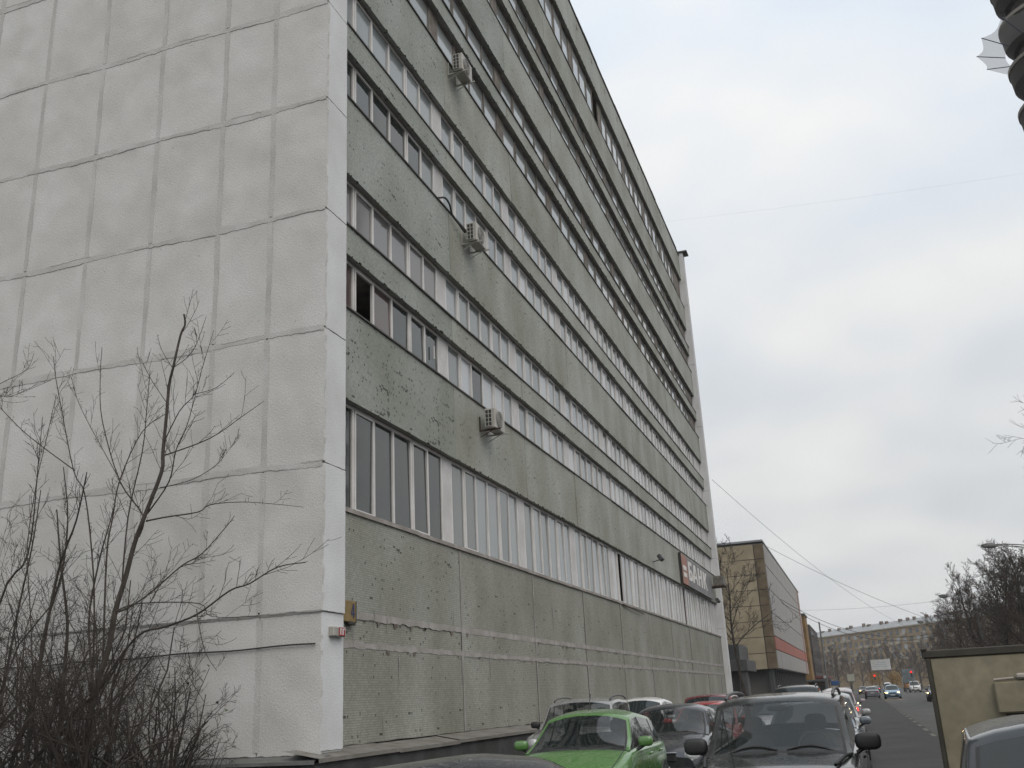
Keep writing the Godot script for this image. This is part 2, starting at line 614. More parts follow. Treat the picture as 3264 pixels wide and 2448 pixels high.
		for k in 10:
			var z0: float = ZC - MOD * k
			if k == 9:   # a short closing bay at the end fin
				var ce := put(boxmesh(Vector3(-back - 0.03, y0, ZEND - ZF), Vector3(-back + 0.03, y0 + h, z0 - ZF - 0.01)), "infill_panel", infill if kind < 2 else old_infill, b)
				ce.set_meta("label", "plain closing panel beside the far fin")
				continue
			var zz := z0 - ZF + (0.0 if k > 0 else 0.3)
			var f := put(fm, "window", pvc if kind < 2 else wood, b, Vector3(-back, y0, zz))
			if k == 0: f.scale.x = 5.75 / 5.45
			f.rotation.y = PI / 2
			var x := 0.0
			for q in widths.size():
				var t := "milk"
				if kind < 2:
					var roll := r.randf()
					if k == 0: t = ["dusk", "dark", "warm", "mid", "pale"][i]
					elif k == 1: t = "pale" if roll < 0.5 else "milk"
					else: t = "pale" if roll < 0.5 else ("milk" if roll < 0.78 else "white")
					if i == 1 and k == 1: t = ["milk", "white", "dusk", "white", "white", "pale"][q]
					if i == 0 and k == 1 and q < 2: t = "mid"
					if i == 1 and k == 0: t = ["red", "", "red", "dark", "dark", "dark"][q]
					if i == 3 and k == 0: t = ["dusk", "dark", "dusk", "dusk", "dark", "mid"][q]
					if i == 0 and ((k == 4 and q == 1) or (k == 7 and q == 0)): t = ""
				else:
					var roll := r.randf()
					t = "old" if roll < 0.6 else "oldlight"
					if i >= 7 and roll > 0.35: t = "oldlight"
					if i == 9: t = "oldlight" if roll < 0.8 else "old"
					if i == 9 and k == 4 and q == 3: t = ""
				if t != "":
					var p := put(pms[q], "pane", tones[t], f, Vector3(x + widths[q] / 2, h / 2, -0.012 + (0.02 if q in sash else 0.0)))
					p.rotation = Vector3(r.randf_range(-0.014, 0.014), r.randf_range(-0.018, 0.018), 0)
				x += widths[q]
			var ip := put(inf, "infill_panel", infill if kind < 2 else old_infill, b, Vector3(-back, y0, z0 - ZF - 5.45))
			ip.rotation.y = PI / 2
		# sill under the ribbon
		var ms := MB.new()
		var seg := 28
		for s in seg:
			var za := lerpf(ZF - 0.84, ZEND, s / float(seg)) - ZF
			var zb := lerpf(ZF - 0.84, ZEND, (s + 1) / float(seg)) - ZF
			var dy := r.randf_range(-0.006, 0.006)
			var lip := 0.05 + r.randf_range(-0.008, 0.008)
			if kind == 0:
				ms.box(Vector3(-back - 0.02, y0 - 0.012 + dy, zb), Vector3(lip, y0 + 0.016 + dy, za))
				ms.box(Vector3(lip - 0.012, y0 - 0.075 + dy, zb), Vector3(lip + 0.003, y0 - 0.012 + dy, za))
			else:
				ms.box(Vector3(-back - 0.02, y0 - 0.03 + dy, zb), Vector3(lip - 0.01, y0 + 0.006 + dy, za))
		put(ms.mesh(), "window_sill", sillw if kind == 0 else drip, b)

	# room floors and back behind the missing panes are the dark core; a loose window handle strip beside them
	var hs := put(boxmesh(Vector3(-0.15, 10.2, -6.52), Vector3(-0.12, 10.55, -6.48)), "sash_handle", pvc, b)
	hs.set_meta("label", "white handle strip on a dark pane")

	# moss and grime tufts along the lower edges of the nearer spandrels
	var moss := MB.new()
	for i in RIB.size():
		for e in 80:
			var z := lerpf(ZF - 1.0, ZF - 30.0, pow(r.randf(), 0.8)) - ZF
			var s := r.randf_range(0.008, 0.032) * (1.0 if r.randf() < 0.85 else 1.7)
			moss.blob(Vector3(0.0, RIB[i][1] + 0.01, z), Vector3(0.02, s * r.randf_range(0.5, 1.2), s * r.randf_range(0.8, 2.5)), 1.0, 5, 3)
	put(moss.mesh(), "moss", rough_stuff("moss_brown", lin(0.075, 0.066, 0.045), 0.2, 1.0, 0.0, 0.95, 0.4), b).set_meta("kind", "stuff")

	# plinth with its sloping metal ledge
	var mp := MB.new()
	mp.box(Vector3(-0.4, 0, -58.6), Vector3(0.50, 0.86, 0.42))
	mp.box(Vector3(-20.0, 0, -0.6), Vector3(-0.4, 0.84, 0.42))
	put(mp.mesh(), "plinth", pl, b)
	var ml := MB.new()
	for s in 19:
		var za := lerpf(0.46, -58.6, s / 19.0)
		var zb := lerpf(0.46, -58.6, (s + 1) / 19.0)
		var dy := r.randf_range(-0.012, 0.012)
		ml.quad(Vector3(-0.12, 1.06 + dy, za), Vector3(0.56, 0.93 + dy, za), Vector3(0.56, 0.93 + dy, zb), Vector3(-0.12, 1.06 + dy, zb), Vector3(0.2, 1, 0))
		ml.quad(Vector3(0.56, 0.93 + dy, za), Vector3(0.565, 0.862 + dy, za), Vector3(0.565, 0.862 + dy, zb), Vector3(0.56, 0.93 + dy, zb), Vector3(1, 0, 0))
		ml.quad(Vector3(0.565, 0.862 + dy, za), Vector3(0.45, 0.862 + dy, za), Vector3(0.45, 0.862 + dy, zb), Vector3(0.565, 0.862 + dy, zb), Vector3(0, -1, 0))
	put(ml.mesh(), "ledge_flashing", rough_stuff("ledge_metal", lin(0.27, 0.255, 0.235), 0.5, 2.0, 0.5, 0.7, 0.25), b)
	var mg := MB.new()
	for s in 7:
		var xa := lerpf(0.5, -20.0, s / 7.0)
		var xb := lerpf(0.5, -20.0, (s + 1) / 7.0)
		var dy := r.randf_range(-0.006, 0.006)
		mg.quad(Vector3(xa, 0.985 + dy, -0.1), Vector3(xa, 0.91 + dy, 0.5), Vector3(xb, 0.91 + dy, 0.5), Vector3(xb, 0.985 + dy, -0.1), Vector3(0, 1, 0.1))
		mg.quad(Vector3(xa, 0.91 + dy, 0.5), Vector3(xa, 0.855 + dy, 0.505), Vector3(xb, 0.855 + dy, 0.505), Vector3(xb, 0.91 + dy, 0.5), Vector3(0, 0, 1))
	put(mg.mesh(), "ledge_flashing", rough_stuff("gable_ledge_metal", lin(0.20, 0.205, 0.205), 0.5, 2.0, 0.4, 0.6, 0.25), b)

	# gable wall: backing, then uneven painted panels with smeared mortar joints
	put(boxmesh(Vector3(-20.0, 0.86, -0.8), Vector3(XO - FX - 0.06, ROOF + 0.1, -0.03)), "gable_backing", joint, b)
	var cols := [XO, -10.06, -11.31, -13.01, -14.68, -16.35, -18.02, -19.7, -29.1]
	var rows := [0.985, 3.35, 6.04, 8.70, 11.27, 13.84, 16.25, 18.82, 21.4, 28.0, ROOF + 0.15]
	for i in rows.size() - 1:
		var proud := 0.0 if i == 0 else 0.028
		for j in cols.size() - 1:
			var x1: float = cols[j] - (0.0 if j == 0 else 0.016) - FX
			var x0: float = cols[j + 1] + 0.016 - FX
			if j == 0 and i == 0: x1 -= 0.03
			var y0: float = rows[i] + (0.018 if i > 0 else 0.0)
			var y1: float = rows[i + 1] - 0.018
			var big: bool = j >= 7 or i >= 8
			var nu := 14
			var nv := 18
			var o := put(panel_mesh(x1 - x0, y1 - y0, 0.07, 0.012, r, nu, nv, 0.008 if big else 0.014), "wall_panel", [white, white, white_b, white_c][r.randi() % 4], b, Vector3(x0, y0, proud + r.randf_range(-0.003, 0.003)))
			if i == 3 and j == 2: o.set_meta("label", "panel with a ragged lower edge")
		# smear of mortar over the joint below this row
		if i > 0:
			var g := []
			for e in 150:
				var x := lerpf(XO - 0.02, -22.0, e / 149.0) - FX
				var a: float = rows[i] - 0.05 - 0.025 * sin(e * 0.13 + i) - r.randf_range(0.0, 0.025)
				var c: float = rows[i] + 0.045 + 0.02 * sin(e * 0.19 + i * 2.0) + r.randf_range(0.0, 0.02)
				if i == 1:
					a = rows[i] - 0.02 - r.randf() * 0.015
					c = rows[i] + 0.018 + r.randf() * 0.01
				g.append([Vector3(x, a, 0.008 if i == 1 else 0.036), Vector3(x, c, 0.036)])
			var mm := MB.new()
			mm.sheet(g, func(_p): return Vector3(0, 0, 1))
			put(mm.mesh(), "joint_strip", joint, b)
			# open cracks along the edges of the mortar, in broken lengths
			var ck := MB.new()
			var pz: float = 0.011 if i == 1 else 0.039
			var e := 0
			while e < 140:
				var run := r.randi_range(3, 14)
				var low := r.randf() < 0.6
				var cw := r.randf_range(0.004, 0.012)
				var cg := []
				for q in range(e, mini(e + run, 150)):
					var pt: Vector3 = g[q][0 if low else 1]
					var dy := (0.012 if low else -0.012) + r.randf_range(-0.006, 0.006)
					cg.append([Vector3(pt.x, pt.y + dy - cw, maxf(pz, pt.z + 0.003)), Vector3(pt.x, pt.y + dy + cw, maxf(pz, pt.z + 0.003))])
				if cg.size() > 1: ck.sheet(cg, func(_p): return Vector3(0, 0, 1))
				e += run + r.randi_range(2, 18)
			put(ck.mesh(), "crack", plain("crack_grime", lin(0.36, 0.35, 0.335), 0.95), b).set_meta("kind", "stuff")
	for j in range(1, 8):
		for i in range(0 if j < 3 else 1, 8):
			var g := []
			for e in 40:
				var y: float = lerpf(rows[i] + 0.06, rows[i + 1] - 0.06, e / 39.0)
				var a := 0.045 + 0.008 * sin(e * 0.17 + j) + r.randf_range(0.0, 0.016)
				var c := 0.045 + 0.008 * sin(e * 0.21 + i) + r.randf_range(0.0, 0.016)
				var pz: float = 0.006 if i == 0 else 0.034
				g.append([Vector3(cols[j] - FX - a, y, pz), Vector3(cols[j] - FX + c, y, pz)])
			var mm := MB.new()
			mm.sheet(g, func(_p): return Vector3(0, 0, 1))
			put(mm.mesh(), "joint_strip", joint, b)
	# chips knocked out of the render, mostly beside the joints
	var chips := MB.new()
	for e in 420:
		var x: float = cols[r.randi_range(1, 6)] - FX + r.randfn() * 0.35
		if r.randf() < 0.3: x = r.randf_range(-9.0, XO - FX - 0.1)
		var y: float = rows[r.randi_range(1, 7)] + (r.randfn() * 0.25 if r.randf() < 0.5 else r.randf() * 2.5)
		if y < 3.5 or y > 20.5: continue
		var sx := r.randf_range(0.006, 0.022)
		var sy := r.randf_range(0.004, 0.014)
		var tilt := r.randf_range(-0.5, 0.5)
		var c := Vector3(x, y, 0.040)
		var u := Vector3(cos(tilt), sin(tilt), 0) * sx
		var w := Vector3(-sin(tilt), cos(tilt), 0) * sy
		chips.quad(c - u, c + w * r.randf_range(0.4, 1.0), c + u, c - w * r.randf_range(0.4, 1.0), Vector3(0, 0, 1))
	put(chips.mesh(), "chip", plain("crack_grime", lin(0.36, 0.35, 0.335), 0.95), b).set_meta("kind", "stuff")
	# street edge of the gable: the fin, in lifts that follow the panel rows
	for i in rows.size() - 1:
		var dx := -0.03 if i == 0 else 0.0
		var y0: float = rows[i] + (0.012 if i > 0 else 0.05)
		var y1: float = rows[i + 1] - 0.012
		var pm := panel_mesh(0.80, y1 - y0, 0.3, 0.006, r, 6, 14, 0.008)
		var o := put(pm, "fin_panel", fin, b, Vector3(XO - FX + dx + r.randf_range(-0.004, 0.004), y0, -0.02))
		o.rotation.y = PI / 2
	put(boxmesh(Vector3(-0.3, 1.0, -0.81), Vector3(XO - FX - 0.05, ROOF, -0.05)), "fin_core", joint, b)
	# far fin
	for i in 7:
		var y0 := 1.0 + i * 5.0
		var y1 := minf(y0 + 4.985, ROOF + 0.15)
		put(boxmesh(Vector3(-1.0, y0, ZEND - ZF - 0.8), Vector3(XO - FX + 0.0, y1, ZEND - ZF), 0.01), "fin_panel", fin, b)
	put(boxmesh(Vector3(-1.05, ROOF + 0.16, ZEND - ZF - 0.95), Vector3(XO - FX + 0.35, ROOF + 0.28, ZEND - ZF + 0.12), 0.01), "fin_cap", drip, b)
	put(boxmesh(Vector3(-20.0, 0.8, ZEND - ZF - 0.7), Vector3(-1.06, ROOF + 0.1, ZEND - ZF - 0.1)), "far_gable", white, b)
	# parapet flashing and the dark scupper holes below it
	var mf := MB.new()
	for s in 40:
		var za := lerpf(-0.85, ZEND - ZF, s / 40.0)
		var zb := lerpf(-0.85, ZEND - ZF, (s + 1) / 40.0)
		var dy := r.randf_range(-0.03, 0.03)
		mf.box(Vector3(-0.4, ROOF - 0.05 + dy, zb), Vector3(0.05 + r.randf() * 0.03, ROOF + 0.03 + dy, za))
	put(mf.mesh(), "parapet_flashing", drip, b)
	for s in 18:
		var z := -2.0 - s * 3.05
		put(boxmesh(Vector3(-0.02, ROOF - 0.75, z - 0.11), Vector3(0.02, ROOF - 0.5, z + 0.11)), "scupper", dark, b)

	# things fixed to the block
	var acw := rough_stuff("aircon_paint", lin(0.52, 0.51, 0.48), 0.4, 1.5, 0.0, 0.5, 0.15)
	var labels := ["air conditioner beside the old brown windows, topmost of three", "air conditioner with a black hose, middle one of three on facade", "air conditioner with rusty bracket, lowest of three above tall windows"]
	var spots := [Vector3(-8.79, 19.96, -23.34), Vector3(-8.79, 14.62, -23.98), Vector3(-8.79, 9.25, -24.86)]
	for k in 3:
		aircon(spots[k], labels[k], acw, k)
	# hose of the middle unit
	var pts := PackedVector3Array([Vector3(FX + 0.02, 14.95, -22.35), Vector3(FX + 0.12, 15.05, -22.6), Vector3(FX + 0.15, 14.95, -22.85), Vector3(FX + 0.1, 14.8, -23.15), Vector3(FX + 0.12, 14.72, -23.6), Vector3(FX + 0.16, 14.6, -23.95)])
	var mh := MB.new()
	mh.tube(smooth(pts, 4), evenly(pts.size() * 4 - 3, 0.028), 7)
	tag(put(mh.mesh(), "drain_hose", plain("black_rubber", lin(0.02, 0.02, 0.02), 0.6)), "black hose running along sill to the middle air conditioner", "hose")
	# house number box and hydrant sign
	var hn := thing("house_number_sign", "ochre box sign with a blue 4 half hidden behind the white corner", "sign", Vector3(FX, 3.27, -17.3))
	put(boxmesh(Vector3(0.0, 0, -0.13), Vector3(0.06, 0.40, 0.40), 0.012), "sign_box", rough_stuff("ochre_plastic", lin(0.30, 0.205, 0.075), 0.3, 1.0, 0.0, 0.5, 0.2), hn)
	put(boxmesh(Vector3(0.0, 0, -0.15), Vector3(0.064, 0.40, -0.131), 0.003), "sign_rim", plain("black_rim", lin(0.02, 0.018, 0.015), 0.6), hn)
	put(boxmesh(Vector3(0.0, -0.06, -0.05), Vector3(0.1, -0.003, 0.2), 0.01), "lamp_base", plain("black_rim", lin(0.02, 0.018, 0.015), 0.6), hn)
	var t4 := lettering("4", 0.27, 0.01, plain("sign_blue", lin(0.03, 0.035, 0.09), 0.6), "numeral", hn)
	t4.position = Vector3(0.062, 0.21, -0.0); t4.rotation.y = PI / 2
	t4.scale = Vector3(0.75, 1, 1)
	var pg := thing("hydrant_sign", "small red and white hydrant sign with white letters on gable corner", "sign", Vector3(XO - 0.03, 2.93, -16.12))
	put(boxmesh(Vector3(-0.02, 0, -0.25), Vector3(0.10, 0.17, 0.22), 0.015), "sign_box", rough_stuff("dirty_white_plastic", lin(0.5, 0.48, 0.45), 0.3, 1.0, 0.0, 0.5, 0.2), pg)
	put(boxmesh(Vector3(0.101, 0.012, -0.20), Vector3(0.106, 0.158, 0.03), 0.002), "red_field", plain("sign_red", lin(0.26, 0.012, 0.015), 0.5), pg)
	var tp := lettering("ПГ", 0.11, 0.004, plain("letter_white", lin(0.62, 0.6, 0.58), 0.5), "letters", pg)
	tp.position = Vector3(0.108, 0.085, -0.085); tp.rotation.y = PI / 2
	# cable along the gable
	var cp := PackedVector3Array()
	for e in 40:
		var x := lerpf(XO - 0.12, -18.5, e / 39.0)
		cp.append(Vector3(x, 2.80 + sin(e * 0.7) * 0.012 - e * 0.0012, ZF + 0.035))
	var mc := MB.new()
	mc.tube(cp, evenly(40, 0.014), 5)
	tag(put(mc.mesh(), "wall_cable", plain("black_rubber", lin(0.02, 0.02, 0.02), 0.6)), "thin dark cable strung along the white gable wall", "cable")
	# banner
	var bn := thing("bank_banner", "grey banner with red end and white letters at far end of facade", "banner", Vector3(FX + 0.06, 7.78, -57.7))
	put(boxmesh(Vector3(0, 0, -12.7), Vector3(0.09, 1.72, -2.2), 0.01), "grey_field", rough_stuff("banner_grey", lin(0.25, 0.245, 0.26), 1.0, 4.0, 0.0, 0.6, 0.15), bn)
	put(boxmesh(Vector3(0, 0, -2.19), Vector3(0.09, 1.72, 0.0), 0.01), "red_field", rough_stuff("banner_red", lin(0.44, 0.21, 0.155), 1.0, 4.0, 0.0, 0.6, 0.15), bn)
	put(boxmesh(Vector3(-0.05, -0.06, -0.05), Vector3(0.11, 1.76, 0.001), 0.005), "edge_strip", plain("black_rim", lin(0.02, 0.018, 0.015), 0.6), bn)
	var pw2 := plain("letter_white", lin(0.52, 0.5, 0.5), 0.5)
	var tb := lettering("БАНК", 1.15, 0.02, pw2, "letters", bn)
	tb.position = Vector3(0.10, 0.92, -6.2); tb.rotation.y = PI / 2
	tb.scale = Vector3(1.9, 1, 1)
	var lg := MB.new()
	lg.bev(Vector3(0.1, 0.95, -1.1), Vector3(0.02, 0.28, 1.1), 0.005)
	lg.bev(Vector3(0.1, 0.55, -1.1), Vector3(0.02, 0.28, 1.1), 0.005)
	put(lg.mesh(), "emblem", pw2, bn)
	# floodlights and an equipment box at the far end
	for k in 2:
		var p: Vector3 = [Vector3(FX, 8.05, -49.5), Vector3(FX, 7.55, -70.6)][k]
		var fl := thing("floodlight", ["dark floodlight on the spandrel left of the banner", "dark floodlight under the equipment box by the far fin"][k], "lamp", p, 0.0, "floodlights on the office block")
		var mm := MB.new()
		mm.bar(Vector3(0, 0, 0), Vector3(0.45, 0.1, 0), 0.025)
		put(mm.mesh(), "arm", plain("lamp_metal", lin(0.05, 0.052, 0.055), 0.5), fl)
		var mh2 := MB.new()
		mh2.bev(Vector3(0.5, 0.16, 0), Vector3(0.22, 0.34, 0.42), 0.04, Transform3D(Basis(Vector3(0, 0, 1), 0.5), Vector3(0.06, -0.2, 0)))
		put(mh2.mesh(), "housing", plain("lamp_metal", lin(0.05, 0.052, 0.055), 0.5), fl)
	var eb := thing("equipment_box", "weathered grey box on rusty bracket at the far fin", "box", Vector3(XO, 8.75, -71.0))
	put(boxmesh(Vector3(-0.1, 0, -0.6), Vector3(0.62, 0.66, 0.5), 0.02), "housing", rough_stuff("box_grey", lin(0.27, 0.26, 0.245), 0.4, 1.0, 0.0, 0.7, 0.3), eb)
	put(boxmesh(Vector3(-0.35, -0.09, -0.66), Vector3(0.68, -0.003, 0.56), 0.01), "bracket", rough_stuff("rust", lin(0.13, 0.075, 0.05), 0.3, 1.0, 0.0, 0.9, 0.4), eb)
	# torn metal hanging from the long sill
	var tm := MB.new()
	tm.tube(PackedVector3Array([Vector3(FX + 0.07, 5.36, -41.5), Vector3(FX + 0.1, 5.30, -43.2), Vector3(FX + 0.1, 5.22, -45.6)]), PackedFloat32Array([0.03, 0.025, 0.02]), 5)
	tag(put(tm.mesh(), "loose_pipe", rough_stuff("rust", lin(0.13, 0.075, 0.05), 0.3, 1.0, 0.0, 0.9, 0.4)), "thin rusty pipe hanging under the long pale sill", "pipe")

func evenly(count: int, r: float) -> PackedFloat32Array:
	var a := PackedFloat32Array()
	a.resize(count)
	a.fill(r)
	return a

func smooth(p: PackedVector3Array, per: int) -> PackedVector3Array:
	var o := PackedVector3Array()
	for i in p.size() - 1:
		for k in per:
			o.append(p[i].cubic_interpolate(p[i + 1], p[maxi(i - 1, 0)], p[mini(i + 2, p.size() - 1)], k / float(per)))
	o.append(p[p.size() - 1])
	return o

func lettering(text: String, size: float, depth: float, mat: Material, called: String, parent: Node) -> MeshInstance3D:
	var t := TextMesh.new()
	var f := SystemFont.new()
	f.font_names = PackedStringArray(["Droid Sans"])
	f.font_weight = 700
	t.font = f
	t.text = text
	t.font_size = 64
	t.pixel_size = size / 46.0
	t.depth = depth
	return put(t, called, mat, parent)

func aircon(at: Vector3, label: String, mat: Material, k: int) -> void:
	# "at" is the middle of the gridded side that looks down the street towards the camera
	var a := thing("air_conditioner", label, "air conditioner", at, 0.0, "air conditioners on the facade")
	var dk := plain("aircon_dark", lin(0.03, 0.03, 0.032), 0.7)
	var m := MB.new()
	m.bev(Vector3(0, 0, -0.42), Vector3(0.32, 0.58, 0.82), 0.02)
	put(m.mesh(), "casing", mat, a)
	# side grid: dark hollow behind white bars
	m = MB.new()
	m.bev(Vector3(-0.03, 0.0, 0.0), Vector3(0.19, 0.47, 0.02), 0.0)
	put(m.mesh(), "coil", dk, a)
	m = MB.new()
	for i in 3: m.bev(Vector3(-0.125 + i * 0.095, 0.0, 0.014), Vector3(0.018, 0.5, 0.014), 0.004)
	for i in 5: m.bev(Vector3(-0.03, -0.236 + i * 0.118, 0.0145), Vector3(0.2, 0.018, 0.012), 0.004)
	put(m.mesh(), "side_grille", mat, a)
	# round fan guard on the street side
	m = MB.new()
	m.lathe([[0.0, 0.012], [0.24, 0.012], [0.25, 0.0]], Vector3(0.162, 0.0, -0.36), 28, Basis(Vector3(0, 1, 0), Vector3(1, 0, 0), Vector3(0, 0, 1)))
	put(m.mesh(), "fan", plain("aircon_fan", lin(0.12, 0.12, 0.12), 0.7), a)
	m = MB.new()
	for i in 5:
		var rr := 0.05 + i * 0.048
		m.lathe([[rr - 0.005, 0.022], [rr + 0.005, 0.022], [rr + 0.005, 0.03], [rr - 0.005, 0.03], [rr - 0.005, 0.022]], Vector3(0.162, 0.0, -0.36), 24, Basis(Vector3(0, 1, 0), Vector3(1, 0, 0), Vector3(0, 0, 1)))
	put(m.mesh(), "fan_guard", mat, a)
	var rusty := rough_stuff("rust", lin(0.13, 0.075, 0.05), 0.3, 1.0, 0.0, 0.9, 0.4)
	for z in [-0.1, -0.72]:
		m = MB.new()
		m.bev(Vector3(-0.02, -0.315, z), Vector3(0.6, 0.04, 0.04), 0.004)
		m.bev(Vector3(-0.33, -0.12, z), Vector3(0.03, 0.43, 0.04), 0.004)
		m.bar(Vector3(-0.33, -0.5, z), Vector3(0.05, -0.33, z), 0.012)
		put(m.mesh(), "bracket", rusty if (k == 2 and z > -0.5) else mat, a)

# ---------------------------------------------------------------- vehicles
func along(pts: Array, z: float) -> float:
	# height over length, linear between [z, y] pairs given from the front (large z) to the rear
	if z >= pts[0][0]: return pts[0][1]
	for i in pts.size() - 1:
		if z >= pts[i + 1][0]:
			var t: float = (pts[i][0] - z) / maxf(pts[i][0] - pts[i + 1][0], 1e-5)
			return lerpf(pts[i][1], pts[i + 1][1], t)
	return pts[pts.size() - 1][1]

func rounded(pts: Array, z: float, w: float) -> float:
	# the same, with its corners rounded over +-w
	var s := 0.0
	for k in 7: s += along(pts, z + w * (k - 3) / 3.0)
	return s / 7.0

func car_paint(key: String, c: Color, metal := 0.0) -> StandardMaterial3D:
	var m := plain("paint_" + key, c, 0.32, metal)
	m.clearcoat_enabled = true
	m.clearcoat = 0.7
	m.clearcoat_roughness = 0.06
	# a film of road dust breaks up the gloss
	m.roughness_texture = shared_tex("dust", func(): return noise_tex(31, 0.02, Color(0.7, 0.7, 0.7), Color(1, 1, 1), 5, 256))
	m.uv1_triplanar = true
	m.uv1_scale = Vector3.ONE * 0.7
	return m

# p: L, W, H, clear, belt, hood (front edge height), nose, cowl z, roof front z, roof rear z, tail z (foot of rear window), deck, tumble
func make_car(p: Dictionary) -> Node3D:
	var o := thing(p.called, p.label, p.category, p.at, p.turn, p.get("group", ""))
	var L: float = p.L
	var W: float = p.W
	var H: float = p.H
	var belt: float = p.belt
	var paint := car_paint(p.paint, p.color, p.get("metal", 0.0))
	var trim := plain("car_trim", lin(0.018, 0.018, 0.019), 0.55)
	var win := glass("car_glass", lin(0.018, 0.024, 0.026), 0.03)
	win.metallic_specular = 0.6
	if p.get("interior", false):
		win = plain("car_clear_glass", Color(0.12, 0.15, 0.15, 0.42), 0.02)
		win.transparency = BaseMaterial3D.TRANSPARENCY_ALPHA
		win.metallic_specular = 0.6
	var zf := L / 2
	var zr := -L / 2
	# lower body ------------------------------------------------
	var top := [[zf, p.nose], [zf - 0.1, p.hood - 0.03], [zf - 0.3, p.hood + 0.02], [p.cowl + 0.1, belt - 0.01], [p.cowl - 0.3, belt + 0.02], [p.tail + 0.1, p.deck], [zr + 0.12, p.deck - 0.03], [zr, p.deck - 0.12]]
	var zs := []
	for k in 5: zs.append(zf - [0.0, 0.02, 0.07, 0.16, 0.3][k])
	var cnt := 22
	for k in cnt + 1: zs.append(lerpf(zf - 0.45, zr + 0.45, k / float(cnt)))
	for k in 5: zs.append(zr + [0.3, 0.16, 0.07, 0.02, 0.0][k])
	var g := []
	for z in zs:
		var e := minf(zf - z, z - zr)
		var w := W / 2 * (1.0 - 0.20 * pow(clampf(1.0 - e / 0.55, 0, 1), 2.6) - 0.04 * pow(absf(z) / zf, 3.0))
		var yb: float = p.clear + 0.10 * pow(clampf(1.0 - e / 0.3, 0, 1), 2.0)
		var t := rounded(top, z, 0.12)
		var cr: float = 0.07
		var sh := t - cr
		var half := [Vector2(w * 0.86, yb), Vector2(w * 0.95, yb + 0.05), Vector2(w * 0.985, yb + 0.18), Vector2(w, lerpf(yb, sh, 0.55)), Vector2(w * 0.995, lerpf(yb, sh, 0.78)), Vector2(w * 0.97, sh - 0.015), Vector2(w * 0.93, sh + 0.02), Vector2(w * 0.84, t - cr * 0.42), Vector2(w * 0.55, t - cr * 0.12), Vector2(w * 0.25, t - cr * 0.02), Vector2(0, t)]
		var line := []
		for q in half: line.append(Vector3(q.x, q.y, z))
		for k in range(half.size() - 2, -1, -1): line.append(Vector3(-half[k].x, half[k].y, z))
		g.append(line)
	var m := MB.new()
	var mid := Vector3(0, belt * 0.6, 0)
	m.sheet(g, func(q): return Vector3(q.x, q.y - mid.y, (q.z) * 0.12 if absf(q.z) < zf - 0.2 else signf(q.z) * 2.0), func(i, j): return not (p.get("interior", false) and j >= 7 and j <= 12 and zs[i] < p.cowl - 0.12 and zs[i + 1] > p.tail + 0.15))
	for e in [0, g.size() - 1]:
		var line: Array = g[e]
		var nn := Vector3(0, 0, 1.0 if e == 0 else -1.0)
		for k in range(1, line.size() - 1): m.flat(line[0], line[k], line[k + 1], nn)
	put(m.mesh(), "body", paint, o)
	m = MB.new()
	m.bev(Vector3(0, p.clear + 0.06, 0), Vector3(W * 0.84, 0.16, L - 0.5), 0.02)
	put(m.mesh(), "underside", trim, o)
	# greenhouse ------------------------------------------------
	var rp := [[p.cowl, belt - 0.03], [p.roof_a, H - 0.045], [lerpf(p.roof_a, p.roof_b, 0.35), H], [p.roof_b, H - p.get("drop", 0.05)], [p.tail, p.deck - 0.02]]
	var tum: float = p.get("tumble", 0.30)
	zs = [p.cowl, p.cowl - 0.05]
	for k in range(1, 8): zs.append(lerpf(p.cowl - 0.05, p.roof_a + 0.05, k / 8.0))
	zs.append_array([p.roof_a + 0.05, p.roof_a, p.roof_a - 0.06])
	for k in range(1, 8): zs.append(lerpf(p.roof_a - 0.06, p.roof_b + 0.06, k / 8.0))
	zs.append_array([p.roof_b + 0.06, p.roof_b, p.roof_b - 0.04])
	for k in range(1, 6): zs.append(lerpf(p.roof_b - 0.04, p.tail + 0.05, k / 6.0))
	zs.append_array([p.tail + 0.05, p.tail])
	var post: float = p.get("post", (p.roof_a + p.roof_b) * 0.5 + 0.1)
	for q in [post + 0.05, post - 0.05]: zs.append(q)
	var post2: float = p.get("post2", p.roof_b + 0.02)
	for q in [post2 + 0.05, post2 - 0.05]: zs.append(q)
	zs.sort()
	zs.reverse()
	g = []
	var crown: float = p.get("crown", 0.085)
	var sv := [0.0, 0.06, 0.30, 0.60, 0.90, 1.0]
	var tv := [0.965, 0.93, 0.89, 0.75, 0.5, 0.25]
	for z in zs:
		var R := maxf(rounded(rp, z, p.get("soft", 0.09)), belt - 0.03)
		var bl := belt - 0.05
		var fr := smoothstep(p.roof_a - 0.1, p.roof_a + 0.15, z)
		var cr := minf(lerpf(crown, 0.12, fr), (R - bl) * 0.45)
		var E := R - cr
		var e := minf(zf - z, z - zr)
		var wb := W / 2 * (0.90 - 0.04 * pow(absf(z) / zf, 3.0) - 0.12 * pow(clampf(1.0 - e / 0.5, 0, 1), 2.0))
		var wt := wb - tum * (E - bl)
		var half := []
		for s in sv: half.append(Vector2(lerpf(wb, wt, pow(s, 1.15)), lerpf(bl, E, s)))
		for s in tv: half.append(Vector2(wt * s, E + cr * (1.0 - pow(s, lerpf(3.2, 2.1, fr)))))
		half.append(Vector2(0, R))
		var line := []
		for q in half: line.append(Vector3(q.x, q.y, z))
		for k in range(half.size() - 2, -1, -1): line.append(Vector3(-half[k].x, half[k].y, z))
		g.append(line)
	var ncol: int = g[0].size() - 1
	var ns := sv.size() - 1
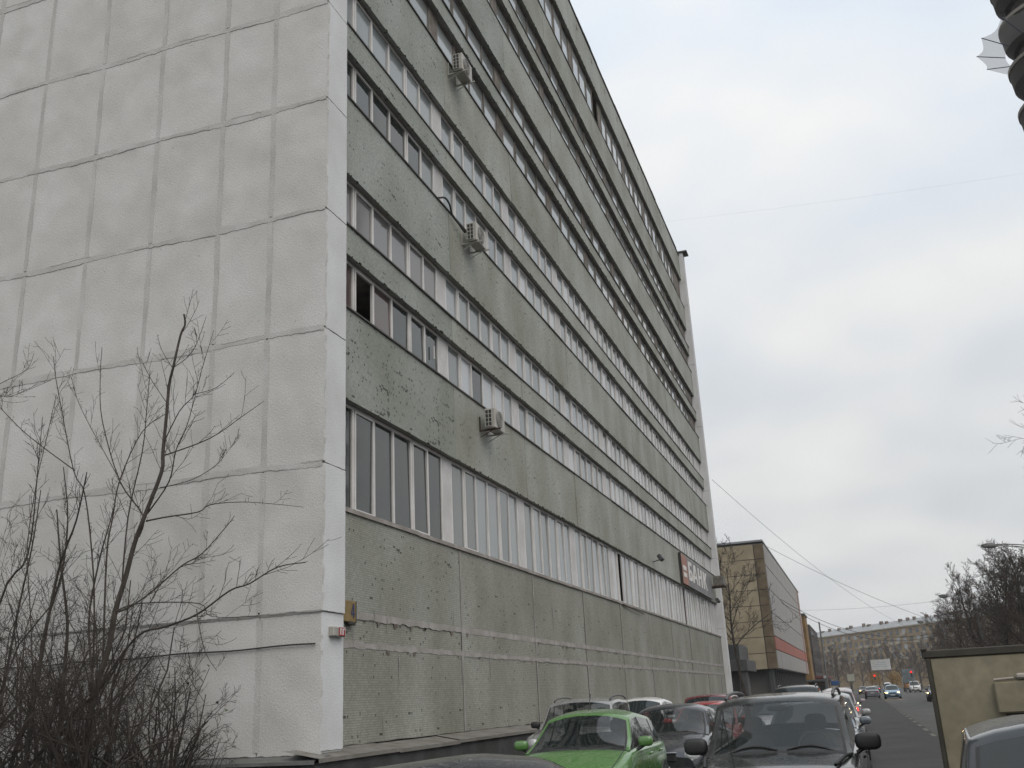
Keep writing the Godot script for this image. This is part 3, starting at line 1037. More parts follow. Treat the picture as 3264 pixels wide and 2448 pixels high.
	var kind_of := func(i: int, j: int) -> String:
		var z: float = (zs[i] + zs[i + 1]) * 0.5
		var jj := j if j < ncol / 2 else ncol - 1 - j
		var side := "l" if j < ncol / 2 else "r"
		if jj < ns:
			if jj == 0 or jj == ns - 1: return ("trim" + side) if (jj == 0 or p.get("dark_frame", false)) else "paint"
			if z > p.cowl - 0.12 or z < p.tail + 0.16: return "paint"
			if absf(z - post) < 0.05: return "trim" + side
			if absf(z - post2) < 0.05: return "trim" + side
			if z < p.roof_b - 0.02 and not p.get("rear_quarter", true): return "paint"
			return ("sidef" if z > post else ("sideb" if z > post2 else "sidec")) + side
		var tj := jj - ns
		if z < p.roof_a + 0.05 and z > p.roof_b - 0.04: return "paint"
		if z >= p.roof_a + 0.05:
			if tj <= 1: return "paint"
			if z > p.cowl - 0.05 or tj == 2: return "trimf"
			return "windscreen"
		if tj <= 1: return "paint"
		if z < p.tail + 0.05: return "paint"
		if tj == 2: return "trimb" + side
		return "rear"
	var out := func(q): return Vector3(q.x, maxf(q.y - belt * 0.9, 0.05), q.z * 0.15)
	var kinds := {"paint": ["cabin", paint], "triml": ["window_seal", trim], "trimr": ["window_seal", trim], "trimf": ["windscreen_seal", trim], "trimbl": ["rear_seal", trim], "trimbr": ["rear_seal", trim], "sidecl": ["quarter_window", win], "sidecr": ["quarter_window", win], "windscreen": ["windscreen", win], "rear": ["rear_window", win], "sidefl": ["side_window", win], "sidefr": ["side_window", win], "sidebl": ["side_window", win], "sidebr": ["side_window", win]}
	for kd in kinds:
		m = MB.new()
		m.sheet(g, out, func(i, j): return kind_of.call(i, j) == kd)
		if m.v.size() > 0: put(m.mesh(), kinds[kd][0], kinds[kd][1], o)
	# what shows through the glass above the belt
	if p.get("interior", false):
		var cloth := plain("seat_cloth", lin(0.05, 0.05, 0.052), 0.9)
		m = MB.new()
		m.blob(Vector3(0, belt - 0.02, p.cowl - 0.3), Vector3(W * 0.4, 0.06, 0.28), 0.6)
		put(m.mesh(), "dashboard", trim, o)
		for s in [-1.0, 1.0]:
			m = MB.new()
			m.blob(Vector3(s * W * 0.21, belt - 0.08, post + 0.1), Vector3(0.24, 0.28, 0.08), 0.7)
			m.blob(Vector3(s * W * 0.21, belt + 0.27, post + 0.05), Vector3(0.13, 0.1, 0.05), 0.7)
			put(m.mesh(), "seat", cloth, o)
		m = MB.new()
		m.blob(Vector3(0, belt - 0.06, p.roof_b + 0.35), Vector3(W * 0.36, 0.22, 0.1), 0.6)
		put(m.mesh(), "rear_seat", cloth, o)
		m = MB.new()
		m.blob(Vector3(0, H - 0.17, p.roof_a + 0.06), Vector3(0.12, 0.035, 0.02), 0.7)
		put(m.mesh(), "inner_mirror", trim, o)
		m = MB.new()
		for k in 18:
			var a0 := TAU * k / 18.0
			var a1 := TAU * (k + 1) / 18.0
			m.bar(Vector3(W * 0.21 + 0.18 * cos(a0), belt + 0.02 + 0.16 * sin(a0), p.cowl - 0.52 - 0.08 * sin(a0)), Vector3(W * 0.21 + 0.18 * cos(a1), belt + 0.02 + 0.16 * sin(a1), p.cowl - 0.52 - 0.08 * sin(a1)), 0.014, 5)
		put(m.mesh(), "steering_wheel", trim, o)
		# shut lines round the bonnet
		for s in [-1.0, 1.0]:
			m = MB.new()
			var pa := PackedVector3Array()
			for k in 7:
				var z := lerpf(p.cowl + 0.02, zf - 0.2, k / 6.0)
				var x := W / 2 * 0.80 * (1.0 - 0.12 * pow(clampf((z - p.cowl) / (zf - p.cowl), 0, 1), 2.0))
				pa.append(Vector3(s * x, rounded(top, z, 0.12) - 0.07 * 0.37, z))
			m.tube(pa, evenly(7, 0.006), 4)
			put(m.mesh(), "bonnet_gap", trim, o)
	# mirrors ----------------------------------------------------
	var mm: float = p.get("mirror", 1.0)
	var mcol: Material = paint if p.get("mirror_paint", true) else trim
	for s in [-1.0, 1.0]:
		var mp := Vector3(s * (W / 2 + 0.07), belt + 0.07, p.cowl - 0.38)
		m = MB.new()
		m.blob(Vector3.ZERO, Vector3(0.105 * mm, 0.07 * mm, 0.075), 0.62)
		var mo := put(m.mesh(), "mirror", mcol, o, mp)
		m = MB.new()
		m.bar(Vector3(-s * 0.02, -0.05, 0), Vector3(-s * 0.14, -0.12, 0.02), 0.022)
		put(m.mesh(), "mirror_arm", trim, mo)
	# wheels -----------------------------------------------------
	var rt: float = p.get("tyre", 0.31)
	var tyre := MB.new()
	var sideways := Basis(Vector3(0, 1, 0), Vector3(1, 0, 0), Vector3(0, 0, 1))
	tyre.lathe([[rt * 0.62, -0.1], [rt * 0.93, -0.1], [rt, -0.07], [rt, 0.07], [rt * 0.93, 0.1], [rt * 0.62, 0.1]], Vector3.ZERO, 22, sideways)
	var rim := MB.new()
	rim.lathe([[0.0, 0.05], [rt * 0.2, 0.055], [rt * 0.5, 0.04], [rt * 0.63, 0.085]], Vector3.ZERO, 22, sideways)
	rim.lathe([[0.0, -0.05], [rt * 0.2, -0.055], [rt * 0.5, -0.04], [rt * 0.63, -0.085]], Vector3.ZERO, 22, sideways)
	var arch := MB.new()
	arch.lathe([[0.0, 0.012], [rt * 1.17, 0.012], [rt * 1.19, 0.0]], Vector3.ZERO, 22, sideways)
	arch.lathe([[0.0, -0.012], [rt * 1.17, -0.012], [rt * 1.19, 0.0]], Vector3.ZERO, 22, sideways)
	var tm := tyre.mesh()
	var rm := rim.mesh()
	var am := arch.mesh()
	for z in [p.get("axle_f", zf - 0.82), p.get("axle_r", zr + 0.78)]:
		for s in [-1.0, 1.0]:
			var wn := put(tm, "wheel", plain("tyre", lin(0.018, 0.018, 0.018), 0.85), o, Vector3(s * (W / 2 - 0.072), rt, z))
			put(rm, "rim", plain("wheel_rim", lin(0.28, 0.28, 0.29), 0.4, 0.7), wn)
			put(am, "wheel_arch", trim, o, Vector3(s * (W / 2 - 0.005), rt + 0.02, z))
	# front: lamps, grille, bumper band, plate --------------------
	var lm: Material = lamp_mat("headlamp_on", Color(1.0, 0.86, 0.55), p.get("beam", 4.0)) if p.get("lit", false) else glass("headlamp", lin(0.42, 0.43, 0.44), 0.08)
	var hy: float = p.hood - 0.13
	for s in [-1.0, 1.0]:
		m = MB.new()
		m.lathe([[0.0, 0.075], [0.06, 0.065], [0.1, 0.035], [0.115, 0.0]], Vector3.ZERO, 14, Basis(Vector3(1.25, 0, -0.25 * s), Vector3(0.25 * s, 0.25, 0.95), Vector3(0, -0.75, 0.25)))
		put(m.mesh(), "headlight", lm, o, Vector3(s * W * 0.355, hy, zf - 0.085))
		if p.get("lit", false):
			var sp := SpotLight3D.new()
			sp.light_color = Color(1.0, 0.86, 0.6)
			sp.light_energy = 1.5
			sp.spot_angle = 30.0
			sp.spot_range = 40.0
			sp.light_size = 0.1
			sp.shadow_enabled = true
			o.add_child(sp, true)
			sp.position = Vector3(s * W * 0.355, hy, zf + 0.12)
			sp.rotation.y = PI
	m = MB.new()
	m.bev(Vector3(0, hy - 0.03, zf - 0.005), Vector3(W * 0.42, 0.13, 0.05), 0.015)
	put(m.mesh(), "grille", trim, o)
	if p.get("chrome", false):
		m = MB.new()
		m.bev(Vector3(0, hy + 0.045, zf + 0.012), Vector3(W * 0.44, 0.03, 0.04), 0.01)
		put(m.mesh(), "grille_bar", plain("chrome", lin(0.6, 0.6, 0.62), 0.12, 1.0), o)
	m = MB.new()
	m.bev(Vector3(0, p.clear + 0.2, zf - 0.01), Vector3(W * 0.72, 0.14, 0.06), 0.02)
	put(m.mesh(), "bumper", trim, o)
	m = MB.new()
	m.bev(Vector3(0, p.clear + 0.24, zf + 0.03), Vector3(0.5, 0.11, 0.012), 0.003)
	put(m.mesh(), "number_plate", plain("plate_white", lin(0.5, 0.5, 0.5), 0.5), o)
	# rear lamps and plate
	var tl: Material = lamp_mat("tail_on", Color(1.0, 0.03, 0.02), 3.0) if p.get("brake", false) else plain("tail_red", lin(0.25, 0.01, 0.01), 0.2)
	for s in [-1.0, 1.0]:
		m = MB.new()
		m.bev(Vector3(s * W * 0.37, p.deck - 0.24, zr + 0.03), Vector3(0.2, 0.15, 0.1), 0.025)
		put(m.mesh(), "tail_light", tl, o)
	m = MB.new()
	m.bev(Vector3(0, p.deck - 0.36, zr - 0.012), Vector3(0.5, 0.11, 0.03), 0.003)
	put(m.mesh(), "number_plate", plain("plate_white", lin(0.5, 0.5, 0.5), 0.5), o)
	# wipers at the foot of the windscreen
	if p.get("wipers", true):
		for s in [0, 1]:
			m = MB.new()
			var pa := PackedVector3Array()
			for e in 5:
				var x: float = W * (-0.30 + 0.36 * s) + e * 0.135
				var z: float = p.cowl - 0.045 - 0.05 * sin(e * 0.8)
				pa.append(Vector3(x, rounded(rp, z, p.get("soft", 0.09)) + 0.012 - 0.1 * pow(absf(x) / (W / 2), 2.6), z))
			m.tube(pa, evenly(5, 0.012), 5, true)
			put(m.mesh(), "wiper", trim, o)
	if p.get("rails", false):
		for s in [-1.0, 1.0]:
			m = MB.new()
			var pa := PackedVector3Array()
			var x: float = s * (W / 2 * 0.88 - tum * (H - belt)) * 0.93
			var za: float = p.roof_a - 0.25
			var zb: float = p.roof_b + 0.1
			for e in 9:
				var t := e / 8.0
				pa.append(Vector3(x, H - 0.055 + 0.075 * pow(sin(PI * clampf(t, 0.0, 1.0)), 0.45), lerpf(za, zb, t)))
			m.tube(pa, evenly(9, 0.02), 7, true)
			put(m.mesh(), "roof_rail", plain("rail_dark", lin(0.035, 0.035, 0.035), 0.4), o)
	if p.get("antenna", false):
		m = MB.new()
		m.bar(Vector3(0, H - 0.01, p.roof_a - 0.12), Vector3(0, H + 0.22, p.roof_a - 0.32), 0.006)
		put(m.mesh(), "antenna", trim, o)
	for s in [-1.0, 1.0]:
		for z in [post + 0.12, post2 + 0.1 if post2 > p.roof_b - 0.1 else post - 0.7]:
			m = MB.new()
			m.bev(Vector3(s * (W / 2 - 0.004), belt - 0.13, z), Vector3(0.03, 0.035, 0.18), 0.01)
			put(m.mesh(), "door_handle", mcol if p.get("mirror_paint", true) else trim, o)
	return o

func kind_of_car(kind: String) -> Dictionary:
	match kind:
		"hatch": return {"category": "car", "L": 3.9, "W": 1.70, "H": 1.49, "clear": 0.2, "belt": 0.98, "hood": 0.80, "nose": 0.62, "cowl": 1.06, "roof_a": 0.28, "roof_b": -1.35, "tail": -1.82, "deck": 1.0, "drop": 0.09, "tumble": 0.34, "post": -0.22, "post2": -1.05}
		"suv": return {"category": "car", "L": 4.4, "W": 1.80, "H": 1.66, "clear": 0.28, "belt": 1.09, "hood": 0.97, "nose": 0.80, "cowl": 0.98, "roof_a": 0.32, "roof_b": -1.92, "tail": -2.14, "deck": 1.1, "drop": 0.05, "tumble": 0.17, "crown": 0.065, "soft": 0.06, "post": -0.25, "post2": -1.15, "tyre": 0.35, "rails": true}
		"sedan": return {"category": "car", "L": 4.5, "W": 1.74, "H": 1.45, "clear": 0.2, "belt": 0.97, "hood": 0.79, "nose": 0.6, "cowl": 1.0, "roof_a": 0.22, "roof_b": -0.98, "tail": -1.62, "deck": 1.02, "drop": 0.07, "tumble": 0.33, "post": -0.2, "post2": -1.0}
		"boxy": return {"category": "car", "L": 4.1, "W": 1.62, "H": 1.42, "clear": 0.2, "belt": 0.92, "hood": 0.83, "nose": 0.75, "cowl": 0.72, "roof_a": 0.25, "roof_b": -1.05, "tail": -1.42, "deck": 0.92, "drop": 0.04, "tumble": 0.2, "post": -0.3, "post2": -0.98, "soft": 0.05}
	return {}

func car(kind: String, over: Dictionary) -> Node3D:
	var p := kind_of_car(kind)
	p.merge(over, true)
	if not p.has("turn"): p.turn = 0.0
	return make_car(p)

func vehicles() -> void:
	var g := "cars parked along the office block"
	car("hatch", {"called": "green_hatchback", "label": "bright green hatchback parked nose first, next to dark car roof", "at": Vector3(-3.95, 0, -15.2), "turn": 0.02, "paint": "green", "color": lin(0.075, 0.175, 0.045), "antenna": true, "interior": true, "group": g, "H": 1.5})
	var s := car("suv", {"called": "grey_suv", "label": "large dark grey off-roader with roof rails facing the camera", "at": Vector3(-1.0, 0, -13.0), "turn": -0.02, "paint": "suvgrey", "color": lin(0.028, 0.030, 0.029), "metal": 0.3, "mirror_paint": false, "mirror": 1.35, "interior": true, "group": g, "H": 1.61, "L": 4.45, "belt": 0.98, "hood": 0.88, "nose": 0.74})
	var trim := plain("car_trim", lin(0.018, 0.018, 0.019), 0.55)
	# black side edges of the bonnet
	for e in [-1.0, 1.0]:
		var m := MB.new()
		m.tube(PackedVector3Array([Vector3(e * 0.80, 0.95, 1.02), Vector3(e * 0.74, 0.95, 1.4), Vector3(e * 0.66, 0.90, 1.95)]), PackedFloat32Array([0.018, 0.02, 0.018]), 6)
		put(m.mesh(), "bonnet_trim", trim, s)
	var nv := car("sedan", {"called": "navy_sedan", "label": "dark navy car in the foreground with only its curved roof showing", "at": Vector3(-2.05, 0, -5.85), "turn": PI / 2 + 0.30, "paint": "navy", "color": lin(0.018, 0.021, 0.032), "metal": 0.2, "group": g, "H": 1.375, "mirror": 0.8})
	var am := MB.new()
	am.bar(Vector3(-0.52, 0.86, 1.28), Vector3(-0.52, 1.56, 1.2), 0.0035, 5)
	put(am.mesh(), "whip_antenna", plain("car_trim", lin(0.018, 0.018, 0.019), 0.55), nv)
	car("suv", {"called": "silver_suv", "label": "silver crossover with roof rails behind the green hatchback", "at": Vector3(-6.05, 0, -22.6), "turn": 0.04, "paint": "silver", "color": lin(0.30, 0.30, 0.30), "metal": 0.4, "interior": true, "group": g, "H": 1.68, "mirror_paint": false})
	car("hatch", {"called": "white_hatchback", "label": "white car with only roof showing behind the green hatchback", "at": Vector3(-5.95, 0, -28.6), "turn": 0.0, "paint": "white", "color": lin(0.62, 0.62, 0.62), "group": g, "H": 1.63, "belt": 1.05})
	car("sedan", {"called": "dark_sedan", "label": "dark sedan with chrome grille between green hatchback and off-roader", "at": Vector3(-3.55, 0, -20.0), "turn": 0.0, "paint": "graphite", "color": lin(0.045, 0.047, 0.055), "metal": 0.4, "chrome": true, "interior": true, "group": g, "H": 1.49})
	car("hatch", {"called": "red_hatchback", "label": "bright red car left of the off-roader behind the dark sedan", "at": Vector3(-3.6, 0, -25.2), "turn": 0.0, "paint": "red", "color": lin(0.33, 0.015, 0.018), "interior": true, "group": g, "H": 1.47})
	car("suv", {"called": "maroon_suv", "label": "maroon car roof showing above the bright red car", "at": Vector3(-4.75, 0, -33.5), "turn": 0.0, "paint": "maroon", "color": lin(0.12, 0.012, 0.016), "group": g, "H": 1.62, "rails": false})
	car("sedan", {"called": "pale_sedan", "label": "pale silver car roof right of the maroon one", "at": Vector3(-2.6, 0, -31.0), "turn": 0.0, "paint": "pale", "color": lin(0.55, 0.55, 0.56), "group": g, "H": 1.52})
	car("suv", {"called": "black_suv", "label": "black car roof with rails showing over the off-roader", "at": Vector3(-2.2, 0, -37.0), "turn": 0.0, "paint": "black", "color": lin(0.012, 0.012, 0.013), "group": g, "H": 1.76})
	car("sedan", {"called": "silver_sedan", "label": "blue-silver car first in line behind the off-roader at road edge", "at": Vector3(-1.0, 0, -20.5), "turn": 0.0, "paint": "bluesilver", "color": lin(0.12, 0.135, 0.155), "metal": 0.4, "group": g})
	car("hatch", {"called": "light_hatchback", "label": "light silver hatchback second in line behind the off-roader", "at": Vector3(-0.95, 0, -26.4), "turn": 0.0, "paint": "silver", "color": lin(0.30, 0.30, 0.30), "metal": 0.4, "group": g, "H": 1.53})
	car("hatch", {"called": "plum_hatchback", "label": "pinkish silver car with red tail light, tail towards camera", "at": Vector3(-1.05, 0, -44.0), "turn": PI, "paint": "plum", "color": lin(0.33, 0.28, 0.29), "metal": 0.3, "brake": true, "group": g, "H": 1.6})
	car("boxy", {"called": "boxy_sedan", "label": "old boxy dark blue car at bottom right in front of box van", "at": Vector3(1.25, 0, -7.9), "turn": PI - 0.06, "paint": "oldblue", "color": lin(0.016, 0.02, 0.025), "group": g, "H": 1.42, "mirror": 0.7})
	box_van()
	# traffic
	var t := "traffic on the road"
	car("sedan", {"called": "slate_sedan", "label": "slate grey car driving away, left of the light blue car", "at": Vector3(0.9, 0, -138.0), "turn": PI, "paint": "slate", "color": lin(0.16, 0.165, 0.19), "metal": 0.2, "group": t})
	car("hatch", {"called": "blue_hatchback", "label": "light blue car approaching with yellow headlights lit", "at": Vector3(2.95, 0, -124.0), "turn": 0.0, "paint": "skyblue", "color": lin(0.16, 0.30, 0.42), "lit": true, "group": t, "H": 1.52})
	car("sedan", {"called": "approaching_sedan", "label": "distant dark car with one glaring headlight", "at": Vector3(-0.1, 0, -200.0), "turn": 0.02, "paint": "graphite", "color": lin(0.045, 0.047, 0.055), "metal": 0.4, "lit": true, "beam": 45.0, "group": t})
	car("sedan", {"called": "lit_sedan", "label": "distant parked dark car with lit lamps left of the glaring one", "at": Vector3(-2.6, 0, -165.0), "turn": 0.0, "paint": "navy", "color": lin(0.018, 0.021, 0.032), "lit": true, "group": t})
	car("hatch", {"called": "braking_hatchback", "label": "distant white car with red brake lights", "at": Vector3(4.4, 0, -212.0), "turn": PI, "paint": "white", "color": lin(0.62, 0.62, 0.62), "brake": true, "group": t, "H": 1.9, "belt": 1.2})
	car("sedan", {"called": "braking_sedan", "label": "distant dark car with red brake lights left of the white one", "at": Vector3(2.3, 0, -222.0), "turn": PI, "paint": "graphite", "color": lin(0.045, 0.047, 0.055), "brake": true, "group": t})
	car("suv", {"called": "parked_van", "label": "distant white vehicle right of the orange truck", "at": Vector3(8.3, 0, -190.0), "turn": 0.0, "paint": "white", "color": lin(0.62, 0.62, 0.62), "group": t, "rails": false, "H": 1.9, "belt": 1.2})
	car("sedan", {"called": "kerb_sedan", "label": "dark car half hidden behind the box van's edge", "at": Vector3(6.05, 0, -97.0), "turn": 0.0, "paint": "graphite", "color": lin(0.045, 0.047, 0.055), "group": t})
	# orange lorry
	var o := thing("orange_truck", "small orange truck far along the road by the right kerb", "truck", Vector3(8.4, 0, -212.0), 0.0, t)
	var om := rough_stuff("truck_orange", lin(0.42, 0.17, 0.02), 1.0, 3.0, 0.0, 0.5, 0.15)
	put(boxmesh(Vector3(-1.15, 0.75, -2.2), Vector3(1.15, 2.7, -0.4), 0.05), "cargo_box", rough_stuff("truck_grey", lin(0.4, 0.4, 0.38), 1.0, 3.0, 0.0, 0.6, 0.15), o)
	put(boxmesh(Vector3(-1.05, 0.6, -0.35), Vector3(1.05, 2.35, 1.5), 0.16), "cab", om, o)
	put(boxmesh(Vector3(-0.92, 1.5, 1.46), Vector3(0.92, 2.15, 1.512), 0.02), "windscreen", glass("car_glass", lin(0.018, 0.024, 0.026), 0.03), o)
	put(boxmesh(Vector3(-1.0, 0.45, 1.3), Vector3(1.0, 0.75, 1.6), 0.04), "bumper", trim, o)
	for z in [0.8, -1.6]:
		for e in [-1.0, 1.0]:
			var m := MB.new()
			m.lathe([[0.0, -0.12], [0.42, -0.12], [0.45, 0.0], [0.42, 0.12], [0.0, 0.12]], Vector3.ZERO, 16, Basis(Vector3(0, 1, 0), Vector3(1, 0, 0), Vector3(0, 0, 1)))
			put(m.mesh(), "wheel", plain("tyre", lin(0.018, 0.018, 0.018), 0.85), o, Vector3(e * 1.0, 0.45, z))

func box_van() -> void:
	var o := thing("box_van", "dirty beige box van with dark edges at right frame edge", "van", Vector3(0.60, 0, -10.5), -0.10)
	var beige := rough_stuff("van_beige", lin(0.25, 0.222, 0.152), 3.0, 2.6, 0.0, 0.45, 0.13)
	var edge := rough_stuff("van_edge", lin(0.06, 0.054, 0.038), 0.3, 1.0, 0.0, 0.6, 0.3)
	var W := 2.05
	put(boxmesh(Vector3(0.01, 0.42, -2.9), Vector3(W, 1.90, -0.012), 0.02), "cargo_box", beige, o)
	put(boxmesh(Vector3(0.035, 0.5, -0.03), Vector3(W - 0.035, 1.855, 0.008), 0.008), "rear_panel", beige, o)
	put(boxmesh(Vector3(-0.03, 1.86, -2.92), Vector3(W + 0.03, 1.935, 0.02), 0.01), "roof_edge", edge, o)
	put(boxmesh(Vector3(-0.035, 1.93, -0.04), Vector3(0.02, 1.955, 0.03), 0.006), "corner_cap", edge, o)
	put(boxmesh(Vector3(-0.005, 0.42, -0.05), Vector3(0.034, 1.859, 0.022), 0.008), "dark_corner_strip", edge, o)  # dark strip down each rear corner of the box
	put(boxmesh(Vector3(W - 0.034, 0.42, -0.05), Vector3(W + 0.005, 1.859, 0.022), 0.008), "dark_corner_strip", edge, o)
	# lower hatch opening with its raised beige flap
	put(boxmesh(Vector3(0.60, 0.95, 0.009), Vector3(1.55, 1.34, 0.014)), "hatch_opening", plain("car_trim", lin(0.018, 0.018, 0.019), 0.55), o)
	put(boxmesh(Vector3(0.54, 1.34, 0.01), Vector3(1.58, 1.62, 0.07), 0.015), "hatch_flap", beige, o)
	var m := MB.new()
	m.bar(Vector3(0.55, 1.635, 0.06), Vector3(0.72, 1.645, 0.06), 0.012)
	m.bev(Vector3(1.1, 1.66, 0.05), Vector3(0.72, 0.05, 0.07), 0.015)
	put(m.mesh(), "hinge", rough_stuff("hinge_metal", lin(0.42, 0.38, 0.34), 0.3, 1.0, 0.0, 0.4, 0.2), o)
	put(boxmesh(Vector3(0.1, 0.3, -2.8), Vector3(W - 0.1, 0.42, -0.1), 0.01), "chassis", plain("car_trim", lin(0.018, 0.018, 0.019), 0.55), o)
	put(boxmesh(Vector3(0.15, 0.45, -4.6), Vector3(W - 0.15, 1.75, -2.95), 0.18), "cab", beige, o)
	for z in [-0.8, -3.9]:
		for e in [0.12, W - 0.12]:
			m = MB.new()
			m.lathe([[0.0, -0.1], [0.3, -0.1], [0.33, 0.0], [0.3, 0.1], [0.0, 0.1]], Vector3.ZERO, 16, Basis(Vector3(0, 1, 0), Vector3(1, 0, 0), Vector3(0, 0, 1)))
			put(m.mesh(), "wheel", plain("tyre", lin(0.018, 0.018, 0.018), 0.85), o, Vector3(e, 0.33, z))

# ---------------------------------------------------------------- bare trees and shrubs
# limbs of the young tree and the stems in front of the gable: thick, thin end radius, then x, y, z of each point
const LIMBS := [
	[0.065,0.012,-11.87,0.31,-13.70,-11.94,1.08,-13.71,-11.95,1.82,-13.72,-11.87,2.33,-13.74,-11.72,2.88,-13.75,-11.62,3.43,-13.76,-11.50,3.98,-13.78,-11.37,4.53,-13.79,-11.18,4.97,-13.80,-10.99,5.71,-13.81,-10.94,6.09,-13.82,-10.95,6.74,-13.84,-10.92,7.34,-13.85,-10.86,7.66,-13.86,-10.77,8.25,-13.88,-10.70,8.46,-13.89,-10.73,8.67,-13.90],
	[0.008,0.003,-10.89,7.67,-13.90,-10.41,7.86,-13.80,-10.10,8.45,-13.70],
	[0.007,0.003,-10.89,7.64,-13.90,-11.32,8.12,-14.05,-11.50,8.51,-14.20],
	[0.007,0.003,-10.97,7.00,-13.90,-11.57,7.63,-14.10,-11.95,8.19,-14.30],
	[0.012,0.003,-10.97,6.25,-13.85,-10.57,6.78,-13.74,-10.23,6.99,-13.62,-10.01,7.41,-13.51,-9.73,8.04,-13.40],
	[0.006,0.003,-10.22,6.98,-13.60,-9.60,6.97,-13.45,-9.23,7.13,-13.30],
	[0.014,0.003,-10.94,6.04,-13.85,-10.12,6.28,-14.00,-9.60,6.63,-14.15,-9.22,6.90,-14.30],
	[0.009,0.003,-10.94,5.46,-13.80,-10.12,5.48,-13.63,-9.54,5.66,-13.47,-9.29,5.82,-13.30],
	[0.016,0.004,-11.16,5.04,-13.80,-10.73,5.54,-13.73,-10.54,6.05,-13.65,-10.29,6.45,-13.58,-10.08,7.06,-13.50],
	[0.018,0.003,-11.18,4.91,-13.80,-10.88,4.96,-13.92,-10.30,5.01,-14.04,-10.11,5.13,-14.16,-9.49,5.15,-14.28,-8.48,4.95,-14.40],
	[0.016,0.004,-11.50,3.65,-13.70,-11.32,4.97,-13.58,-11.08,6.02,-13.45,-10.92,6.73,-13.32,-10.81,7.39,-13.20],
	[0.02,0.005,-11.85,2.55,-13.80,-12.06,4.42,-13.90,-12.10,5.10,-14.00,-12.01,5.79,-14.10,-11.73,6.67,-14.20,-11.31,7.00,-14.30],
	[0.018,0.004,-11.31,4.65,-13.80,-11.30,5.02,-13.86,-11.91,5.72,-13.92,-12.44,6.90,-13.98,-12.64,7.72,-14.04,-12.71,8.44,-14.10],
	[0.008,0.003,-11.99,5.79,-14.00,-13.12,7.27,-14.20,-13.70,8.08,-14.40],
	[0.02,0.004,-12.38,1.91,-14.20,-12.37,3.05,-14.16,-12.48,4.24,-14.11,-12.76,5.58,-14.07,-13.00,6.06,-14.03,-13.42,7.31,-13.99,-13.58,8.00,-13.94,-13.63,8.35,-13.90],
	[0.012,0.004,-13.07,6.08,-14.10,-14.08,6.87,-13.93,-14.66,7.47,-13.77,-14.99,7.80,-13.60],
	[0.012,0.004,-13.74,2.36,-14.30,-13.94,3.56,-14.24,-14.04,4.80,-14.18,-13.97,6.00,-14.12,-13.74,6.64,-14.06,-13.61,7.57,-14.00],
	[0.01,0.003,-15.86,7.91,-14.20,-15.30,8.20,-14.30,-14.80,8.41,-14.40,-14.73,8.77,-14.50],
	[0.01,0.003,-15.51,7.68,-13.90,-14.69,7.66,-13.77,-14.24,7.56,-13.63,-13.28,7.68,-13.50],
	[0.024,0.006,-11.88,2.12,-13.70,-11.14,2.96,-13.63,-10.46,3.10,-13.56,-9.84,3.24,-13.49,-9.19,3.54,-13.41,-8.77,3.61,-13.34,-8.25,3.81,-13.27,-7.72,3.82,-13.20],
	[0.014,0.003,-11.57,3.43,-13.70,-11.21,3.53,-13.80,-10.15,3.44,-13.90,-9.91,3.26,-14.00,-9.09,3.19,-14.10],
	[0.02,0.004,-11.58,3.42,-13.75,-11.45,3.50,-13.84,-11.09,3.73,-13.93,-10.58,4.13,-14.02,-10.30,4.32,-14.12,-9.82,4.75,-14.21,-9.71,4.92,-14.30],
	[0.03,0.008,-12.32,1.42,-13.60,-12.13,1.72,-13.52,-11.59,1.77,-13.45,-10.94,2.26,-13.38,-10.42,2.67,-13.30],
	[0.024,0.006,-12.13,2.05,-14.00,-12.49,3.33,-14.10,-12.50,4.37,-14.20,-12.39,5.02,-14.30,-12.43,5.35,-14.40],
	[0.009,0.003,-9.71,3.29,-13.30,-9.53,2.82,-13.27,-9.39,2.54,-13.23,-9.20,2.31,-13.20],
	[0.05,0.006,-13.88,0.28,-14.20,-14.02,1.11,-14.25,-13.76,1.96,-14.30,-13.68,3.42,-14.35,-13.46,4.26,-14.40,-13.42,5.29,-14.45,-13.69,6.30,-14.50],
	[0.05,0.006,-12.72,0.35,-13.40,-12.71,1.13,-13.32,-12.67,2.37,-13.24,-12.37,4.07,-13.16,-11.98,4.90,-13.08,-11.78,5.68,-13.00],
	[0.055,0.008,-12.74,0.28,-14.00,-12.73,1.13,-13.96,-12.72,2.45,-13.92,-12.75,3.32,-13.88,-12.96,4.37,-13.84,-13.14,5.33,-13.80],
	[0.05,0.01,-12.50,0.34,-13.50,-12.43,1.23,-13.45,-12.00,1.84,-13.40,-11.58,2.10,-13.35,-11.17,2.51,-13.30],
	[0.035,0.006,-14.75,0.71,-14.40,-14.53,2.40,-14.45,-14.43,3.61,-14.50,-14.32,4.87,-14.55,-14.30,5.94,-14.60],
	[0.03,0.004,-15.41,2.28,-14.60,-15.06,3.84,-14.68,-14.60,4.75,-14.75,-14.62,6.48,-14.82,-14.74,7.55,-14.90]]

func bark(key: String, c: Color) -> StandardMaterial3D:
	return rough_stuff(key, c, 0.25, 1.0, 0.0, 0.9, 0.35)

